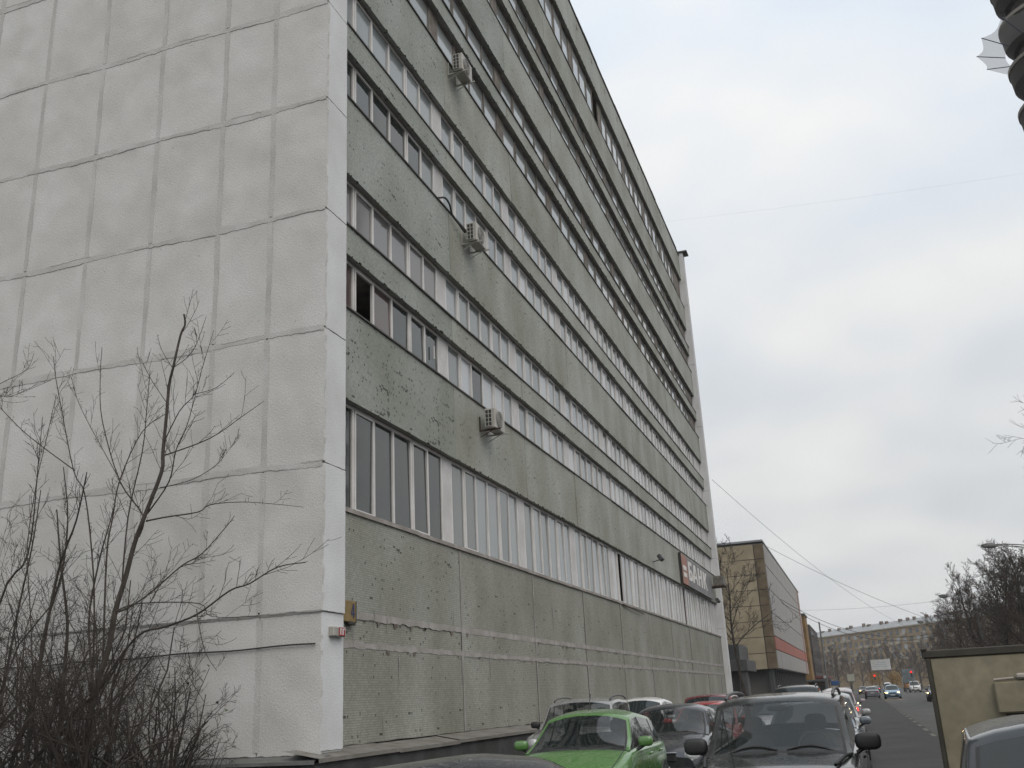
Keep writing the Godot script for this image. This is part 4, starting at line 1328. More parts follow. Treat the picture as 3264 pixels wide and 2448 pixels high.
# a crooked twig or branch with children; lv = levels left
func grow(m: MB, p: Vector3, d: Vector3, len: float, r: float, lv: int, q: Dictionary, g: RandomNumberGenerator) -> void:
	var n := 5 if lv >= 2 else (4 if lv == 1 else 3)
	var pts := PackedVector3Array([p])
	var rad := PackedFloat32Array([r])
	var c := p
	var tip: float = maxf(r * q.taper, q.thin)
	for i in n:
		d = (d + Vector3(g.randfn(), g.randfn(), g.randfn()) * q.wiggle + Vector3(0, q.up, 0)).normalized()
		c += d * len / n
		pts.append(c)
		rad.append(lerpf(r, tip, (i + 1.0) / n))
	m.tube(pts, rad, 5 if r > 0.03 else (4 if r > 0.01 else 3))
	if lv <= 0: return
	var kids: int = q.kids[lv - 1]
	for k in kids:
		var t := lerpf(q.start, 1.0, (k + g.randf()) / kids) * n
		var i := mini(int(t), n - 1)
		var at := pts[i].lerp(pts[i + 1], t - i)
		var dir := (pts[i + 1] - pts[i]).normalized()
		var side := dir.cross(Vector3(g.randfn(), g.randfn(), g.randfn())).normalized()
		var a: float = q.angle + g.randf_range(-0.2, 0.25)
		var nd := dir * cos(a) + side * sin(a)
		var rr: float = lerpf(r, tip, t / n) * q.shrink
		grow(m, at, nd, len * q.ratio * g.randf_range(0.65, 1.15) * (1.15 - 0.45 * t / n), maxf(rr, q.thin), lv - 1, q, g)

# trunk and crown of a street tree as two meshes
func tree_meshes(seed_: int, h: float, q: Dictionary) -> Array:
	var g := RandomNumberGenerator.new()
	g.seed = seed_
	var tr := MB.new()
	var cr := MB.new()
	var pts := PackedVector3Array()
	var rad := PackedFloat32Array()
	var r0: float = q.trunk
	var c := Vector3.ZERO
	var d := Vector3.UP
	var n := 9
	for i in n + 1:
		pts.append(c)
		rad.append(lerpf(r0, r0 * 0.12, pow(i / float(n), 0.8)) * (1.25 if i == 0 else 1.0))
		d = (d + Vector3(g.randfn() * 0.07, 0.1, g.randfn() * 0.07)).normalized()
		c += d * h * 0.92 / n
	tr.tube(pts, rad, 8)
	var limbs: int = q.limbs
	for k in limbs:
		var t := lerpf(q.fork, 0.99, (k + 0.5 * g.randf()) / limbs)
		var i := mini(int(t * n), n - 1)
		var at := pts[i].lerp(pts[i + 1], t * n - i)
		var az := k * 2.4 + g.randf() * 0.8
		var lean: float = lerpf(q.lean, 0.45, t)
		var nd := Vector3(cos(az) * sin(lean), cos(lean), sin(az) * sin(lean))
		grow(cr, at, nd, h * q.reach * g.randf_range(0.7, 1.1) * (1.15 - 0.7 * t), rad[i] * 0.5, q.levels, q, g)
	return [tr.mesh(), cr.mesh()]

func tree(src: Array, called: String, label: String, at: Vector3, turn: float, size: float, mat: Material, mat2: Material, group: String, cat := "tree") -> Node3D:
	var o := thing(called, label, cat, at, turn, group)
	o.scale = Vector3(size, size, size)
	put(src[0], "trunk", mat, o)
	put(src[1], "crown", mat2, o)
	return o

func shrub_mesh(seed_: int, stems: int, h: float, spread: float, q: Dictionary) -> ArrayMesh:
	var g := RandomNumberGenerator.new()
	g.seed = seed_
	var m := MB.new()
	for k in stems:
		var az := g.randf() * TAU
		var lean := g.randf_range(0.05, spread)
		var d := Vector3(cos(az) * sin(lean), cos(lean), sin(az) * sin(lean))
		grow(m, Vector3(cos(az) * 0.18, 0, sin(az) * 0.18) * g.randf(), d, h * g.randf_range(0.6, 1.0), g.randf_range(0.014, 0.036), q.levels, q, g)
	return m.mesh()

func garden() -> void:
	var g := RandomNumberGenerator.new()
	g.seed = 77
	var dark := bark("bark_dark", lin(0.085, 0.072, 0.062))
	var brown := bark("bark_brown", lin(0.115, 0.096, 0.084))
	# the young tree and the taller stems: parts trunk (first limb) and crown
	var base := Vector3(-12.2, 0, -13.7)
	var o := thing("young_tree", "slender bare young tree with rising limbs against the white gable", "tree", base)
	var st := thing("bare_thicket", "clump of thick dark bare stems at the left frame edge", "shrub", Vector3(-14.0, 0, -13.9))
	var crown := MB.new()
	var trunk := MB.new()
	var clump := MB.new()
	var tw := {"taper": 0.4, "thin": 0.0034, "wiggle": 0.09, "up": 0.09, "kids": [3, 3, 3], "start": 0.2, "angle": 0.75, "shrink": 0.6, "ratio": 0.5}
	for li in LIMBS.size():
		var l: Array = LIMBS[li]
		var pts := PackedVector3Array()
		var off: Vector3 = base if li < 25 else st.position
		var i := 2
		while i + 2 < l.size():
			var e := Vector3(l[i], l[i + 1], l[i + 2])
			pts.append(e - off + (Vector3(g.randfn(), 0.5 * g.randfn(), g.randfn()) * 0.02 if i > 2 else Vector3.ZERO))
			i += 3
		if li == 0 or li >= 25: pts[0].y = minf(pts[0].y, -0.05)
		var sm := smooth(pts, 4)
		var rad := PackedFloat32Array()
		for k in sm.size(): rad.append(lerpf(maxf(l[0], 0.008), l[1] * 1.3, pow(k / float(sm.size() - 1), 0.8)))
		var m: MB = trunk if li == 0 else (crown if li < 25 else clump)
		m.tube(sm, rad, 7 if l[0] > 0.02 else 5)
		# short spurs and side shoots along the limb
		var length := 0.0
		for k in sm.size() - 1: length += sm[k].distance_to(sm[k + 1])
		var spurs := int(length * 8.0)
		for k in spurs:
			var t := lerpf(0.12, 0.93, g.randf()) * (sm.size() - 1)
			var ii := mini(int(t), sm.size() - 2)
			if l[0] > 0.03 and sm[ii].y + off.y < 2.0 and g.randf() < 0.5: continue
			var at := sm[ii].lerp(sm[ii + 1], t - ii)
			var dir := (sm[ii + 1] - sm[ii]).normalized()
			var side := dir.cross(Vector3(g.randfn(), g.randfn(), g.randfn())).normalized()
			if g.randf() < 0.68:
				grow(crown if li < 25 else clump, at, (side + dir * 0.3).normalized(), g.randf_range(0.03, 0.10), 0.003, 0, tw, g)
			else:
				grow(crown if li < 25 else clump, at, (side * 0.8 + dir + Vector3(0, 0.35, 0)).normalized(), g.randf_range(0.2, 0.75), minf(rad[ii] * 0.5, 0.006), 1, tw, g)
	put(trunk.mesh(), "trunk", brown, o)
	put(crown.mesh(), "crown", brown, o)
	put(clump.mesh(), "stems", dark, st)
	# thickets of thin shoots
	var bq := {"taper": 0.3, "thin": 0.0030, "wiggle": 0.2, "up": 0.035, "kids": [4, 4, 5], "start": 0.2, "angle": 0.68, "shrink": 0.6, "ratio": 0.48, "levels": 3}
	var spots := [
		[Vector3(-14.9, 0, -13.7), 19, 4.8, 0.36, "tallest tangled bare shrub at the left frame edge"],
		[Vector3(-13.6, 0, -14.3), 17, 4.5, 0.42, "dense bare shrub behind the thick stems"],
		[Vector3(-12.5, 0, -14.5), 16, 4.0, 0.5, "bare shrub just behind the young tree's trunk"],
		[Vector3(-11.7, 0, -13.3), 17, 3.5, 0.72, "bare shrub leaning right beside the young tree"],
		[Vector3(-10.9, 0, -14.2), 22, 2.7, 0.65, "low bare bush in front of the gable, rightmost of shrubs"],
		[Vector3(-13.2, 0, -12.9), 15, 3.5, 0.5, "nearest bare shrub at the bottom left"]]
	var k := 0
	for s in spots:
		var b := thing("bare_shrub", s[4], "shrub", s[0], 0.0, "bare shrubs in front of the gable")
		put(shrub_mesh(100 + k, s[1], s[2], s[3], bq), "branches", dark if k % 2 == 0 else brown, b)
		k += 1
	# the last few leaves still hanging on the low bush
	var leaf := plain("last_leaf", lin(0.045, 0.06, 0.022), 0.7)
	var low := get_node("bare_shrub_004")
	for e in 14:
		var m := MB.new()
		var c := Vector3(g.randf_range(0.1, 1.1), g.randf_range(1.7, 2.6), g.randf_range(-0.2, 0.3))
		var a := g.randf() * TAU
		var u := Vector3(cos(a), 0.5, sin(a)).normalized() * 0.035
		var w := Vector3(-sin(a), -0.8, cos(a)).normalized() * 0.05
		m.quad(c - u, c + w * 0.3, c + u, c - w, Vector3(0, 0.2, 1))
		put(m.mesh(), "leaf", leaf, low)

func street_trees() -> void:
	var g := RandomNumberGenerator.new()
	g.seed = 5
	var dark := bark("bark_street", lin(0.085, 0.069, 0.060))
	var twigs := bark("twig_brown", lin(0.165, 0.13, 0.11))
	var q := {"taper": 0.35, "thin": 0.010, "wiggle": 0.13, "up": 0.05, "kids": [6, 5, 5], "start": 0.12, "angle": 0.7, "shrink": 0.55, "ratio": 0.55, "levels": 3, "trunk": 0.2, "limbs": 18, "fork": 0.12, "lean": 1.05, "reach": 0.46}
	var pa := tree_meshes(1, 9.0, q)
	var pb := tree_meshes(2, 9.0, q)
	var pc := tree_meshes(3, 9.0, q)
	var protos := [pa, pb, pc]
	var right := [[12.2, -63, 0.72], [11.6, -71, 0.85], [14.5, -72, 0.95], [11.0, -80, 1.08], [14.5, -86, 1.15], [10.9, -88, 1.2], [13.2, -96, 1.35], [11.0, -104, 1.2], [13.8, -112, 1.35], [11.2, -122, 1.15], [14.5, -133, 1.35], [11.6, -146, 1.15], [18.0, -80, 1.05], [18.5, -100, 1.3], [12.2, -165, 1.1], [17.5, -125, 1.5]]
	var words := ["first bare tree from the camera in the right-hand row", "second bare tree along the right kerb", "tall bare tree behind the first kerb trees", "kerb tree midway between the first and second street lamps", "tall bare tree behind the second street lamp", "kerb tree level with the second street lamp", "bare tree set back just past the second lamp", "kerb tree past the second lamp", "bare tree set back midway along the right row", "kerb tree level with the third street lamp", "tall bare tree past the third lamp", "far kerb tree of the right row", "broad bare tree far back on the right", "broad bare tree at the back of the right row", "last kerb tree of the right row", "back-row bare tree left of the tower's foot"]
	for i in right.size():
		var a: Array = right[i]
		tree(protos[i % 3], "street_tree", words[i], Vector3(a[0], 0, a[1]), g.randf() * TAU, a[2], dark, twigs, "bare trees on the right of the street")
	# one tall tree nearer by, of which only a branch tip shows
	var q2 := q.duplicate()
	q2.thin = 0.006
	var near := tree_meshes(9, 19.0, q2)
	tree(near, "tall_street_tree", "tall bare tree with drooping branch tips at right frame edge", Vector3(12.25, 0, -41.0), 0.6, 1.0, dark, dark, "bare trees on the right of the street")
	# tree in front of the beige house
	var q3 := q.duplicate()
	q3.thin = 0.011
	q3.fork = 0.42
	q3.kids = [4, 4, 5]
	q3.limbs = 12
	var mid := tree_meshes(14, 13.0, q3)
	tree(mid, "bare_tree", "tall bare tree in front of the beige house", Vector3(-9.4, 0, -88.0), 1.0, 1.0, dark, dark, "")
	tree(mid, "bare_tree", "thinner bare tree left of the tall one by beige house", Vector3(-12.0, 0, -92.0), 3.0, 0.85, dark, twigs, "")
	# the belt of trees across the far end of the street
	var q4 := {"taper": 0.35, "thin": 0.026, "wiggle": 0.12, "up": 0.06, "kids": [5, 5, 4], "start": 0.15, "angle": 0.6, "shrink": 0.55, "ratio": 0.55, "levels": 3, "trunk": 0.3, "limbs": 14, "fork": 0.12, "lean": 0.85, "reach": 0.42}
	var fa := tree_meshes(21, 15.0, q4)
	var fb := tree_meshes(22, 15.0, q4)
	var far_twig := twigs
	var n := 0
	for row in [[-262.0, 10, 0.62], [-300.0, 13, 0.74], [-345.0, 14, 0.86]]:
		for k in int(row[1]):
			var x: float = lerpf(-22.0, 46.0, (k + 0.5 + g.randf_range(-0.3, 0.3)) / row[1]) * (absf(row[0]) / 300.0)
			if row[0] > -270.0 and x > -3.0 and x < 9.0: continue
			tree([fa, fb][n % 2], "far_tree", "bare tree in the belt before the long apartment house", Vector3(x, 0, row[0] + g.randf_range(-10, 10)), g.randf() * TAU, row[2] * g.randf_range(0.85, 1.1), dark, far_twig, "belt of bare trees at the end of the street")
			n += 1
	# young trees that have kept their yellow leaves
	var yellow := plain("autumn_leaves", lin(0.20, 0.115, 0.018), 0.8)
	yellow.backlight_enabled = true
	yellow.backlight = Color(0.25, 0.16, 0.04)
	for k in 3:
		var o := thing("yellow_tree", ["yellow leaved young tree under the big billboard", "yellow leaved young tree right of the traffic light", "small yellow leaved tree behind the orange truck"][k], "tree", [Vector3(2.6, 0, -238), Vector3(7.0, 0, -246), Vector3(10.2, 0, -250)][k])
		var m := MB.new()
		m.tube(PackedVector3Array([Vector3.ZERO, Vector3(0.1, 1.2, 0), Vector3(0, 3.2, 0.1)]), PackedFloat32Array([0.09, 0.07, 0.02]), 6)
		put(m.mesh(), "trunk", dark, o)
		m = MB.new()
		for e in 900:
			var d := Vector3(g.randfn(), g.randfn() * 1.15, g.randfn()).limit_length(2.2) * 0.72
			var c := Vector3(0, 2.7, 0) + d
			var u := Vector3(g.randfn(), g.randfn(), g.randfn()).normalized()
			var v := u.cross(Vector3(g.randfn(), g.randfn(), g.randfn())).normalized()
			m.quad(c - u * 0.1, c + v * 0.08, c + u * 0.1, c - v * 0.08, u.cross(v))
		put(m.mesh(), "crown", yellow, o)

# ---------------------------------------------------------------- ground and street
func sheet_mesh(x0: float, x1: float, z0: float, z1: float, y: float) -> ArrayMesh:
	var m := MB.new()
	m.quad(Vector3(x0, y, z0), Vector3(x1, y, z0), Vector3(x1, y, z1), Vector3(x0, y, z1), Vector3.UP)
	return m.mesh()

func ground() -> void:
	setting(sheet_mesh(-700, 700, 120, -900, -0.01), "ground", rough_stuff("earth", lin(0.09, 0.082, 0.065), 2.0, 14.0, 2.0, 0.95, 0.35))
	setting(sheet_mesh(-8.5, 2.0, 40, -330, 0.0), "parking_lane", rough_stuff("asphalt_dark", lin(0.052, 0.051, 0.050), 1.1, 7.0, 1.0, 0.8, 0.3))
	setting(sheet_mesh(2.0, 9.4, 40, -330, 0.004), "road", rough_stuff("asphalt", lin(0.105, 0.103, 0.10), 1.3, 9.0, 0.8, 0.75, 0.3))
	setting(sheet_mesh(-60, 60, -225, -240, 0.008), "cross_street", rough_stuff("asphalt", lin(0.105, 0.103, 0.10), 1.3, 9.0, 0.8, 0.75, 0.3))
	setting(sheet_mesh(9.6, 11.0, 40, -222, 0.13), "pavement", rough_stuff("pavement", lin(0.15, 0.145, 0.135), 1.0, 6.0, 0.8, 0.9, 0.25))
	var kerb := thing("kerb", "pale concrete kerb along the right of the road", "kerb", Vector3(9.5, 0, 0))
	var km := boxmesh(Vector3(-0.1, 0, -1.49), Vector3(0.1, 0.14, 1.49), 0.015)
	for k in 74:
		put(km, "kerb_stone", rough_stuff("kerb_concrete", lin(0.24, 0.235, 0.22), 0.5, 3.0, 0.6, 0.9, 0.25), kerb, Vector3(0, 0, -2.0 - k * 3.0))
	# worn lane dashes
	var dash := thing("lane_marking", "worn white dashed line between parking lane and road", "marking", Vector3(1.9, 0.009, 0))
	var g := RandomNumberGenerator.new()
	g.seed = 8
	var wt := rough_stuff("road_paint", lin(0.42, 0.40, 0.37), 0.35, 1.0, 0.0, 0.8, 0.45)
	for k in 40:
		var m := MB.new()
		var z := -6.0 - k * 4.2
		var prev := [Vector3(-0.07, 0, z), Vector3(0.07, 0, z)]
		for e in range(1, 7):
			var zz := z - e * 0.3
			var cur := [Vector3(-0.07 + g.randf_range(-0.015, 0.02), 0, zz), Vector3(0.07 + g.randf_range(-0.02, 0.015), 0, zz)]
			m.quad(prev[0], prev[1], cur[1], cur[0], Vector3.UP)
			prev = cur
		put(m.mesh(), "dash", wt, dash)

func lamp_post(at: Vector3, label: String) -> void:
	var o := thing("street_lamp", label, "street lamp", at, 0.0, "twin headed street lamps on the right kerb")
	var metal := rough_stuff("lamp_post_paint", lin(0.21, 0.22, 0.225), 0.4, 2.0, 0.0, 0.6, 0.2)
	var m := MB.new()
	m.tube(PackedVector3Array([Vector3.ZERO, Vector3(0, 1.2, 0), Vector3(0, 1.25, 0), Vector3(0, 7.6, 0)]), PackedFloat32Array([0.12, 0.11, 0.085, 0.055]), 10)
	put(m.mesh(), "post", metal, o)
	for k in 2:
		m = MB.new()
		var dz := -0.55 + 1.1 * k
		var pts := PackedVector3Array([Vector3(0, 7.3 - 0.2 * k, 0), Vector3(-0.25, 7.95 - 0.2 * k, dz * 0.2), Vector3(-0.7, 8.3 - 0.2 * k, dz * 0.5), Vector3(-2.1, 8.5 - 0.2 * k, dz)])
		m.tube(smooth(pts, 4), evenly(13, 0.03), 6)
		put(m.mesh(), "arm", metal, o)
		m = MB.new()
		m.lathe([[0.0, -0.34], [0.07, -0.33], [0.15, -0.05], [0.13, 0.2], [0.05, 0.36], [0.0, 0.37]], Vector3(-2.35, 8.48 - 0.2 * k, dz), 12, Basis(Vector3(0, 0.75, 0), Vector3(1, 0, 0), Vector3(0, 0, 1)))
		put(m.mesh(), "lamp_head", plain("lamp_head", lin(0.10, 0.105, 0.10), 0.5), o)

func wire(a: Vector3, b: Vector3, sag: float, r: float, label: String) -> void:
	var pts := PackedVector3Array()
	for k in 25:
		var t := k / 24.0
		pts.append(a.lerp(b, t) - Vector3(0, sag * 4.0 * t * (1.0 - t), 0))
	var m := MB.new()
	m.tube(pts, evenly(25, r), 4)
	tag(put(m.mesh(), "overhead_wire", plain("wire_black", lin(0.03, 0.03, 0.03), 0.7)), label, "wire", "overhead wires")

func board(called: String, label: String, at: Vector3, w: float, h: float, posts: Array, face: Material, cat: String, turn := 0.0) -> Node3D:
	# at: foot; the panel's lower edge is at at.y above the ground
	var o := thing(called, label, cat, Vector3(at.x, 0, at.z), turn)
	var st := plain("sign_steel", lin(0.12, 0.12, 0.125), 0.6)
	put(boxmesh(Vector3(-w / 2, at.y, -0.12), Vector3(w / 2, at.y + h, 0.0), 0.02), "frame", st, o)
	put(boxmesh(Vector3(-w / 2 + 0.06, at.y + 0.06, 0.001), Vector3(w / 2 - 0.06, at.y + h - 0.06, 0.03), 0.01), "face", face, o)
	for x in posts:
		var m := MB.new()
		m.bar(Vector3(x, 0, -0.06), Vector3(x, at.y + 0.1, -0.06), 0.09, 8)
		put(m.mesh(), "post", st, o)
	return o

func street_furniture() -> void:
	lamp_post(Vector3(9.75, 0, -58.0), "nearest twin street lamp on the right, arms over the road")
	lamp_post(Vector3(9.75, 0, -91.0), "second twin street lamp on the right")
	lamp_post(Vector3(9.75, 0, -128.0), "third and farthest twin street lamp on the right")
	var pale := rough_stuff("board_pale", lin(0.6, 0.61, 0.61), 1.5, 5.0, 0.0, 0.6, 0.12)
	var bb := board("billboard", "large pale billboard over the far end of the road", Vector3(3.55, 4.05, -200.0), 3.5, 1.95, [0.0], pale, "billboard", -0.02)
	var ln := MB.new()
	for k in 3: ln.bev(Vector3(-0.1 + 0.15 * k, 4.75 + 0.35 * k, 0.035), Vector3(2.6 - 0.5 * k, 0.12, 0.01), 0.0)
	put(ln.mesh(), "print", plain("print_grey", lin(0.27, 0.32, 0.34), 0.7), bb)
	board("small_billboard", "small square pale board left of the big billboard", Vector3(-1.2, 2.05, -120.0), 0.9, 0.85, [0.0], rough_stuff("board_cream", lin(0.55, 0.56, 0.48), 1.5, 5.0, 0.0, 0.6, 0.12), "sign")
	board("white_sign", "little white sign beside the orange column", Vector3(-3.3, 2.35, -100.0), 0.34, 0.36, [0.0], rough_stuff("board_white", lin(0.6, 0.6, 0.6), 1.5, 5.0, 0.0, 0.6, 0.1), "sign")
	board("blue_sign", "blue road sign left of the small pale board", Vector3(-3.0, 1.75, -122.0), 0.95, 0.55, [0.0], plain("sign_bluefield", lin(0.03, 0.09, 0.25), 0.5), "sign")
	board("bus_stop_board", "light advertising board right of the far traffic light", Vector3(7.6, 1.6, -190.0), 2.0, 2.3, [-0.7, 0.7], rough_stuff("board_blueish", lin(0.25, 0.31, 0.36), 1.2, 4.0, 0.0, 0.5, 0.35), "billboard")
	# traffic lights showing red
	for k in 2:
		var p: Vector3 = [Vector3(2.35, 0, -215.0), Vector3(7.7, 0, -180.0)][k]
		var o := thing("traffic_light", ["red traffic light over the middle of the far junction", "red traffic light at the right kerb of the far junction"][k], "traffic light", p, 0.0, "traffic lights at the far junction")
		var m := MB.new()
		m.bar(Vector3.ZERO, Vector3(0, 2.5, 0), 0.06, 8)
		put(m.mesh(), "post", plain("sign_steel", lin(0.12, 0.12, 0.125), 0.6), o)
		put(boxmesh(Vector3(-0.17, 2.5, -0.12), Vector3(0.17, 3.5, 0.1), 0.03), "housing", plain("lamp_metal", lin(0.05, 0.052, 0.055), 0.5), o)
		for e in 3:
			m = MB.new()
			m.lathe([[0.0, 0.03], [0.09, 0.02], [0.115, 0.0]], Vector3(0, 3.3 - 0.3 * e, 0.1), 14, Basis(Vector3(1, 0, 0), Vector3(0, 0, 1), Vector3(0, -1, 0)))
			put(m.mesh(), "red_lamp" if e == 0 else "dark_lamp", lamp_mat("red_on", Color(1, 0.04, 0.03), 7.0) if e == 0 else plain("lamp_off", lin(0.02, 0.03, 0.025), 0.3), o)
	# masts and wires over the street
	for k in 3:
		var p: Vector3 = [Vector3(-4.0, 0, -128.0), Vector3(-5.0, 0, -205.0), Vector3(9.9, 0, -172.0)][k]
		var m := MB.new()
		m.tube(PackedVector3Array([p, p + Vector3(0, 9.2, 0)]), PackedFloat32Array([0.13, 0.09]), 8, true)
		tag(put(m.mesh(), "wire_mast", rough_stuff("lamp_post_paint", lin(0.21, 0.22, 0.225), 0.4, 2.0, 0.0, 0.6, 0.2)), ["slim pale mast left of the small pale board", "far slim mast left of the big billboard", "slim mast right of the far junction"][k], "mast", "masts carrying the wires")
	wire(Vector3(-8.6, 17.0, -74.2), Vector3(9.9, 9.0, -172.0), 1.6, 0.016, "thin wire falling from the office block's far fin to the right")
	wire(Vector3(-7.9, 16.7, -112.0), Vector3(9.75, 8.0, -128.0), 0.5, 0.02, "wire from the beige house roof to the third street lamp")
	wire(Vector3(-8.0, 11.9, -122.0), Vector3(9.75, 7.2, -128.0), 2.2, 0.028, "heavier sagging wire from the beige house across the road")
	wire(Vector3(-8.0, 11.6, -123.5), Vector3(9.75, 7.0, -128.3), 2.4, 0.028, "second heavy sagging wire just below the first")
	wire(Vector3(-9.3, 32.0, -60.0), Vector3(24.0, 30.4, -60.5), 0.3, 0.0025, "very thin wire high across the open sky")
	wire(Vector3(-7.9, 13.0, -160.0), Vector3(12.0, 12.2, -150.0), 0.3, 0.014, "thin level wire low in the sky past the beige house")

# ---------------------------------------------------------------- houses along the street
func beige_house() -> void:
	var r := RandomNumberGenerator.new()
	r.seed = 15
	var X := -7.8
	var Z := -105.0
	var b := thing("beige_house", "beige and grey clad house with red stripe beyond the office block", "building", Vector3(X, 0, Z))
	var tan := rough_stuff("beige_panel", lin(0.44, 0.375, 0.265), 1.5, 7.0, 0.3, 0.9, 0.14)
	var tan_d := rough_stuff("beige_corner", lin(0.27, 0.21, 0.14), 1.0, 5.0, 0.8, 0.9, 0.25)
	var grey := rough_stuff("cladding_grey", lin(0.36, 0.345, 0.335), 1.2, 7.0, 0.0, 0.6, 0.12)
	var red := rough_stuff("cladding_red", lin(0.42, 0.125, 0.09), 1.2, 7.0, 0.0, 0.6, 0.15)
	var dark := plain("room_shade", lin(0.12, 0.115, 0.11), 0.7)  # dark colour stands in for unlit rooms and the shaded ground storey
	var steel := plain("dark_steel", lin(0.06, 0.062, 0.065), 0.5)
	put(boxmesh(Vector3(-22, 3.6, -63), Vector3(-0.12, 16.2, -0.12)), "core_wall", dark, b)
	put(boxmesh(Vector3(-22, 0, -63), Vector3(-0.7, 3.6, -1.2)), "ground_storey", dark, b)
	put(boxmesh(Vector3(-22.1, 16.3, -63.1), Vector3(0.05, 16.52, 0.05), 0.02), "roof_edge", rough_stuff("roof_sheet", lin(0.34, 0.36, 0.38), 2.0, 12.0, 0.0, 0.6, 0.15), b)
	# front panels in eight courses
	var y := 3.65
	for k in 8:
		var h := 1.56
		for j in 4:
			var o := put(panel_mesh(5.45, h - 0.06, 0.1, 0.01, r, 5, 2, 0.01), "wall_panel", tan, b, Vector3(-22.0 + j * 5.48, y, r.randf_range(-0.01, 0.01)))
			o.position.x -= 0.9 if j == 3 else 0.0
		put(boxmesh(Vector3(-0.92, y, -0.1), Vector3(0.0, y + h - 0.06, 0.03), 0.01), "corner_panel", tan_d, b)
		y += h
	# side cladding: long courses with the red band
	var courses := [[3.65, 5.5, 0], [5.5, 6.85, 1], [6.85, 9.2, 0], [9.2, 11.6, 0], [11.6, 14.0, 0], [14.0, 16.25, 0]]
	for c in courses:
		for j in 10:
			var z0 := -0.95 - j * 6.1
			var mt: Material = red if c[2] == 1 else grey
			put(boxmesh(Vector3(-0.1, c[0] + 0.04, z0 - 6.05), Vector3(0.0 + r.randf_range(0, 0.012), c[1] - 0.04, z0), 0.01), "cladding_panel", mt, b)
	put(boxmesh(Vector3(0.013, 3.6, -58.2), Vector3(0.05, 16.28, -57.0), 0.005), "red_pilaster", red, b)
	# glazing bars of the ground storey
	for k in 26:
		put(boxmesh(Vector3(-0.72, 0, -1.6 - k * 2.35), Vector3(-0.5, 3.62, -1.42 - k * 2.35), 0.01), "glazing_bar", steel, b)
	put(boxmesh(Vector3(-0.69, 0.3, -62), Vector3(-0.66, 3.5, -1.3)), "shop_window", glass("car_glass", lin(0.018, 0.024, 0.026), 0.03), b)
	for k in 5:
		put(boxmesh(Vector3(-1.0 - k * 4.6, 0, -0.9), Vector3(-0.55 - k * 4.6, 3.62, -0.4), 0.02), "column", steel, b)
	# entrance canopy
	var e := thing("entrance_porch", "dark porch with flat canopy at the beige house's foot", "porch", Vector3(-11.6, 0, -92.5))
	put(boxmesh(Vector3(-2.6, 3.35, -8.0), Vector3(2.1, 4.35, 0.0), 0.03), "canopy", rough_stuff("porch_grey", lin(0.13, 0.13, 0.135), 1.0, 4.0, 0.0, 0.7, 0.2), e)
	put(boxmesh(Vector3(-2.4, 4.36, -8.0), Vector3(1.5, 5.7, -0.4), 0.03), "upper_box", plain("dark_steel", lin(0.06, 0.062, 0.065), 0.5), e)
	put(boxmesh(Vector3(0.05, 4.4, -0.39), Vector3(0.3, 5.65, -0.3), 0.01), "white_mullion", rough_stuff("board_white", lin(0.6, 0.6, 0.6), 1.5, 5.0, 0.0, 0.6, 0.1), e)
	for x in [-2.0, 0.0, 1.6]:
		put(boxmesh(Vector3(x - 0.35, 0, -0.9), Vector3(x + 0.35, 3.34, -0.2), 0.03), "pier", rough_stuff("porch_grey", lin(0.13, 0.13, 0.135), 1.0, 4.0, 0.0, 0.7, 0.2), e)
	put(boxmesh(Vector3(-2.4, 0, -7.8), Vector3(1.4, 3.34, -1.2)), "lobby_wall", plain("room_shade", lin(0.12, 0.115, 0.11), 0.7), e)  # lobby shade put into the wall colour
	# the column and the dark house past it
	var col := thing("orange_column", "narrow ochre stair tower at the far end of the beige house", "tower", Vector3(X, 0, -170.0))
	put(boxmesh(Vector3(-6, 0, -8), Vector3(0.3, 12.9, 0), 0.03), "wall", rough_stuff("ochre_wall", lin(0.32, 0.19, 0.07), 1.0, 5.0, 0.8, 0.9, 0.25), col)
	put(boxmesh(Vector3(-6.1, 12.91, -8.1), Vector3(0.45, 13.2, 0.12), 0.02), "cap", steel, col)
	var dh := thing("dark_house", "dark narrow house beyond the ochre stair tower", "building", Vector3(X, 0, -184.0))
	put(boxmesh(Vector3(-14, 3.2, -32), Vector3(0.4, 12.2, 0), 0.03), "wall", rough_stuff("dark_plaster", lin(0.085, 0.075, 0.075), 1.0, 5.0, 0.8, 0.9, 0.25), dh)
	put(boxmesh(Vector3(-14, 0, -31.8), Vector3(-0.2, 3.2, -0.3)), "ground_storey", dark, dh)
	put(boxmesh(Vector3(0.0, 3.0, -32), Vector3(2.3, 3.5, 0.2), 0.05), "red_awning", rough_stuff("awning_red", lin(0.17, 0.04, 0.04), 1.0, 5.0, 0.0, 0.9, 0.25), dh)
	for k in 8:
		for f in 3:
			put(boxmesh(Vector3(0.401, 4.2 + f * 2.7, -3.4 - k * 3.8), Vector3(0.43, 5.8 + f * 2.7, -2.0 - k * 3.8)), "window", glass("car_glass", lin(0.018, 0.024, 0.026), 0.03), dh)
	# kiosk by the roadside
	var ki := thing("kiosk", "small kiosk with brown roof below the ochre stair tower", "kiosk", Vector3(-5.4, 0, -140.0))
	put(boxmesh(Vector3(-1.3, 0, -1.2), Vector3(1.3, 2.3, 1.2), 0.03), "wall", rough_stuff("kiosk_brown", lin(0.14, 0.075, 0.05), 0.8, 3.0, 0.0, 0.7, 0.3), ki)
	put(boxmesh(Vector3(-1.6, 2.31, -1.5), Vector3(1.6, 2.6, 1.6), 0.05), "roof", steel, ki)
	put(boxmesh(Vector3(-0.9, 1.0, 1.201), Vector3(0.9, 1.9, 1.24), 0.01), "window", glass("car_glass", lin(0.018, 0.024, 0.026), 0.03), ki)

